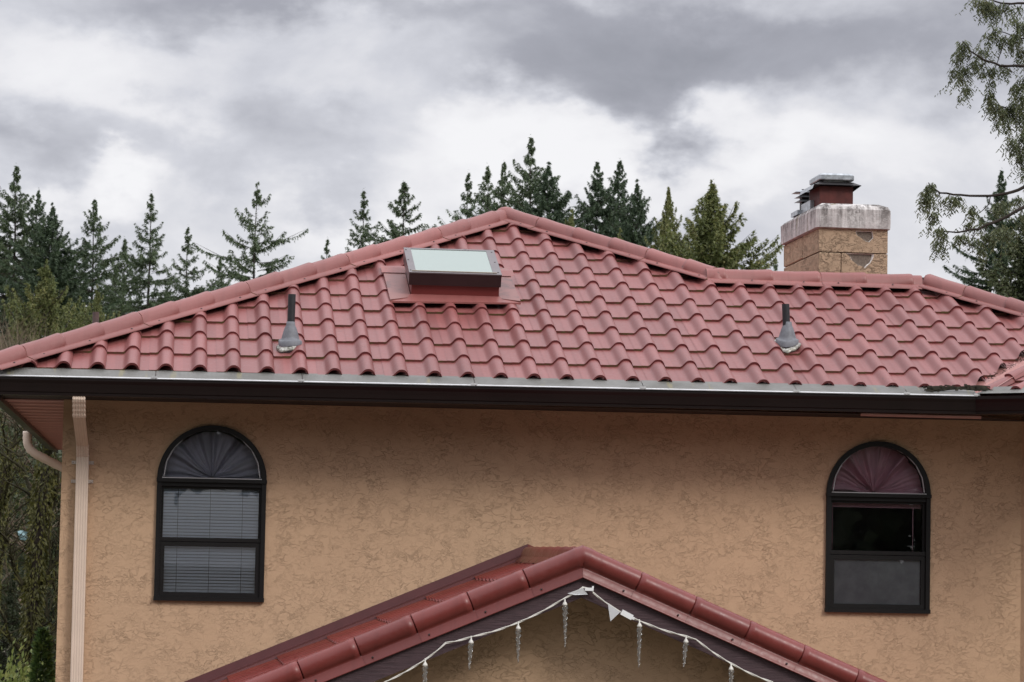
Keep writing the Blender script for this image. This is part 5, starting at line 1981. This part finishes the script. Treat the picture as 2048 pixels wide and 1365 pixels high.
# dry brush on the slope behind the left eave
mb = MB()
V = []
Fc = []
for k in range(5200):
    x = random.uniform(-5.2, -0.8)
    y = random.uniform(36, 44)
    h = random.uniform(5.6, 8.7) - max(0, (x + 2.4)) * 0.55
    b = Vector((x, y, GZ + random.uniform(5.9, 6.5)))
    dx = random.gauss(0, 0.5)
    p1 = b + Vector((dx * .4, random.gauss(0, .2), (h - (b.z - GZ)) * 0.6))
    p2 = p1 + Vector((dx * .6 + random.gauss(0, .25), random.gauss(0, .2), (h - (b.z - GZ)) * 0.4))
    w = random.uniform(0.006, 0.014)
    o = len(V)
    s_ = Vector((w, 0, 0)) if k % 2 else Vector((w * .7, w * .7, 0))
    V += [b - s_, b + s_, p1 + s_ * .7, p1 - s_ * .7, p2]
    Fc += [(o, o + 1, o + 2, o + 3), (o + 3, o + 2, o + 4)]
mb.add(V, Fc)
o = build(mb, "dry_brush", M_TWIG)
tag(o, "dry brown thicket of bare twigs behind the left end of the roof", "brush", None, "stuff")
# far-off dark wood closing the gaps low behind the trees
lv = Leaves()
m = 70000
x_ = rng.uniform(-32, 70, m)
y_ = 175 + rng.uniform(-8, 8, m)
top = 11.0 + 3.0 * np.sin(x_ * 0.35) + 2.0 * np.sin(x_ * 1.1 + 1)
z_ = GZ + rng.random(m) ** 0.7 * top
q0 = np.stack([x_, y_, z_], 1)
lv.add(q0, q0 + rng.normal(0, 0.28, (m, 3)) + [0, 0, 0.25], rng.uniform(0.22, 0.5, m))
o = link("far_wood", lv.mesh("far_wood", M_FIRD))
tag(o, "far dark wood low on the horizon behind the conifers", "wood", None, "stuff")
# wood added behind the viewpoint to darken the eaves and the window reflections
lv = Leaves()
m = 200000
a_ = rng.uniform(R(95), R(265), m)
d_ = 62 + rng.uniform(-7, 7, m)
top = 14.0 + 4.0 * np.sin(a_ * 23) + 2.5 * np.sin(a_ * 61 + 1)
z_ = GZ + 1.0 + rng.random(m) ** 0.8 * top
xw = d_ * np.sin(a_)
zl = np.where(np.abs(xw - 2.0) < 7.5, -2.5, 99.0)  # gap shaped so that reflected sky lightens the left blind
kp = (z_ < zl) | ((np.abs(xw - 2.0) < 7.5) & (z_ > 2.35))
a_, d_, z_, m = a_[kp], d_[kp], z_[kp], int(kp.sum())
q0 = np.stack([d_ * np.sin(a_), d_ * np.cos(a_), z_], 1)
lv.add(q0, q0 + rng.normal(0, 0.35, (m, 3)) + [0, 0, 0.3], rng.uniform(0.4, 0.9, m))
o = link("added_facing_wood", lv.mesh("added_facing_wood", M_FIRD))
tag(o, "dark conifer wood facing the house, added out of view to darken the eaves and window reflections", "wood", None, "stuff")
# evergreen thicket closing the gap under the left eave
lv = Leaves()
m = 26000
x_ = rng.uniform(-5.5, 0.6, m)
y_ = rng.uniform(31, 35.5, m)
top = 6.0 + 0.5 * np.sin(x_ * 2.1) + 0.35 * np.sin(x_ * 5.3 + 1)
z_ = GZ + rng.random(m) ** 0.75 * top
q0 = np.stack([x_, y_, z_], 1)
dd = rng.normal(0, 1, (m, 3)) * [1, 0.6, 0.5] + [0, -0.3, -0.35]
dd /= np.linalg.norm(dd, axis=1, keepdims=True)
lv.add(q0, q0 + dd * rng.uniform(0.08, 0.28, (m, 1)), rng.uniform(0.03, 0.07, m))
o = link("evergreen_thicket", lv.mesh("evergreen_thicket", M_THICK))
tag(o, "dark evergreen thicket filling the gap between the left eave and the shrubs", "thicket", None, "stuff")
# pale blue sheet glimpsed between the trees
mb = MB()
rows = []
for i in range(6):
    rows.append([(-1.44 + 0.034 * j + 0.01 * math.sin(i), 23.0 + 0.02 * math.sin(i * 1.3 + j), 0.74 + 0.026 * i + 0.012 * math.sin(j * 1.1)) for j in range(6)])
mb.grid(rows, 0, True)
o = build(mb, "tarp", M_TARP)
tag(o, "pale blue sheet glimpsed between the dark trees at the left border", "tarp")
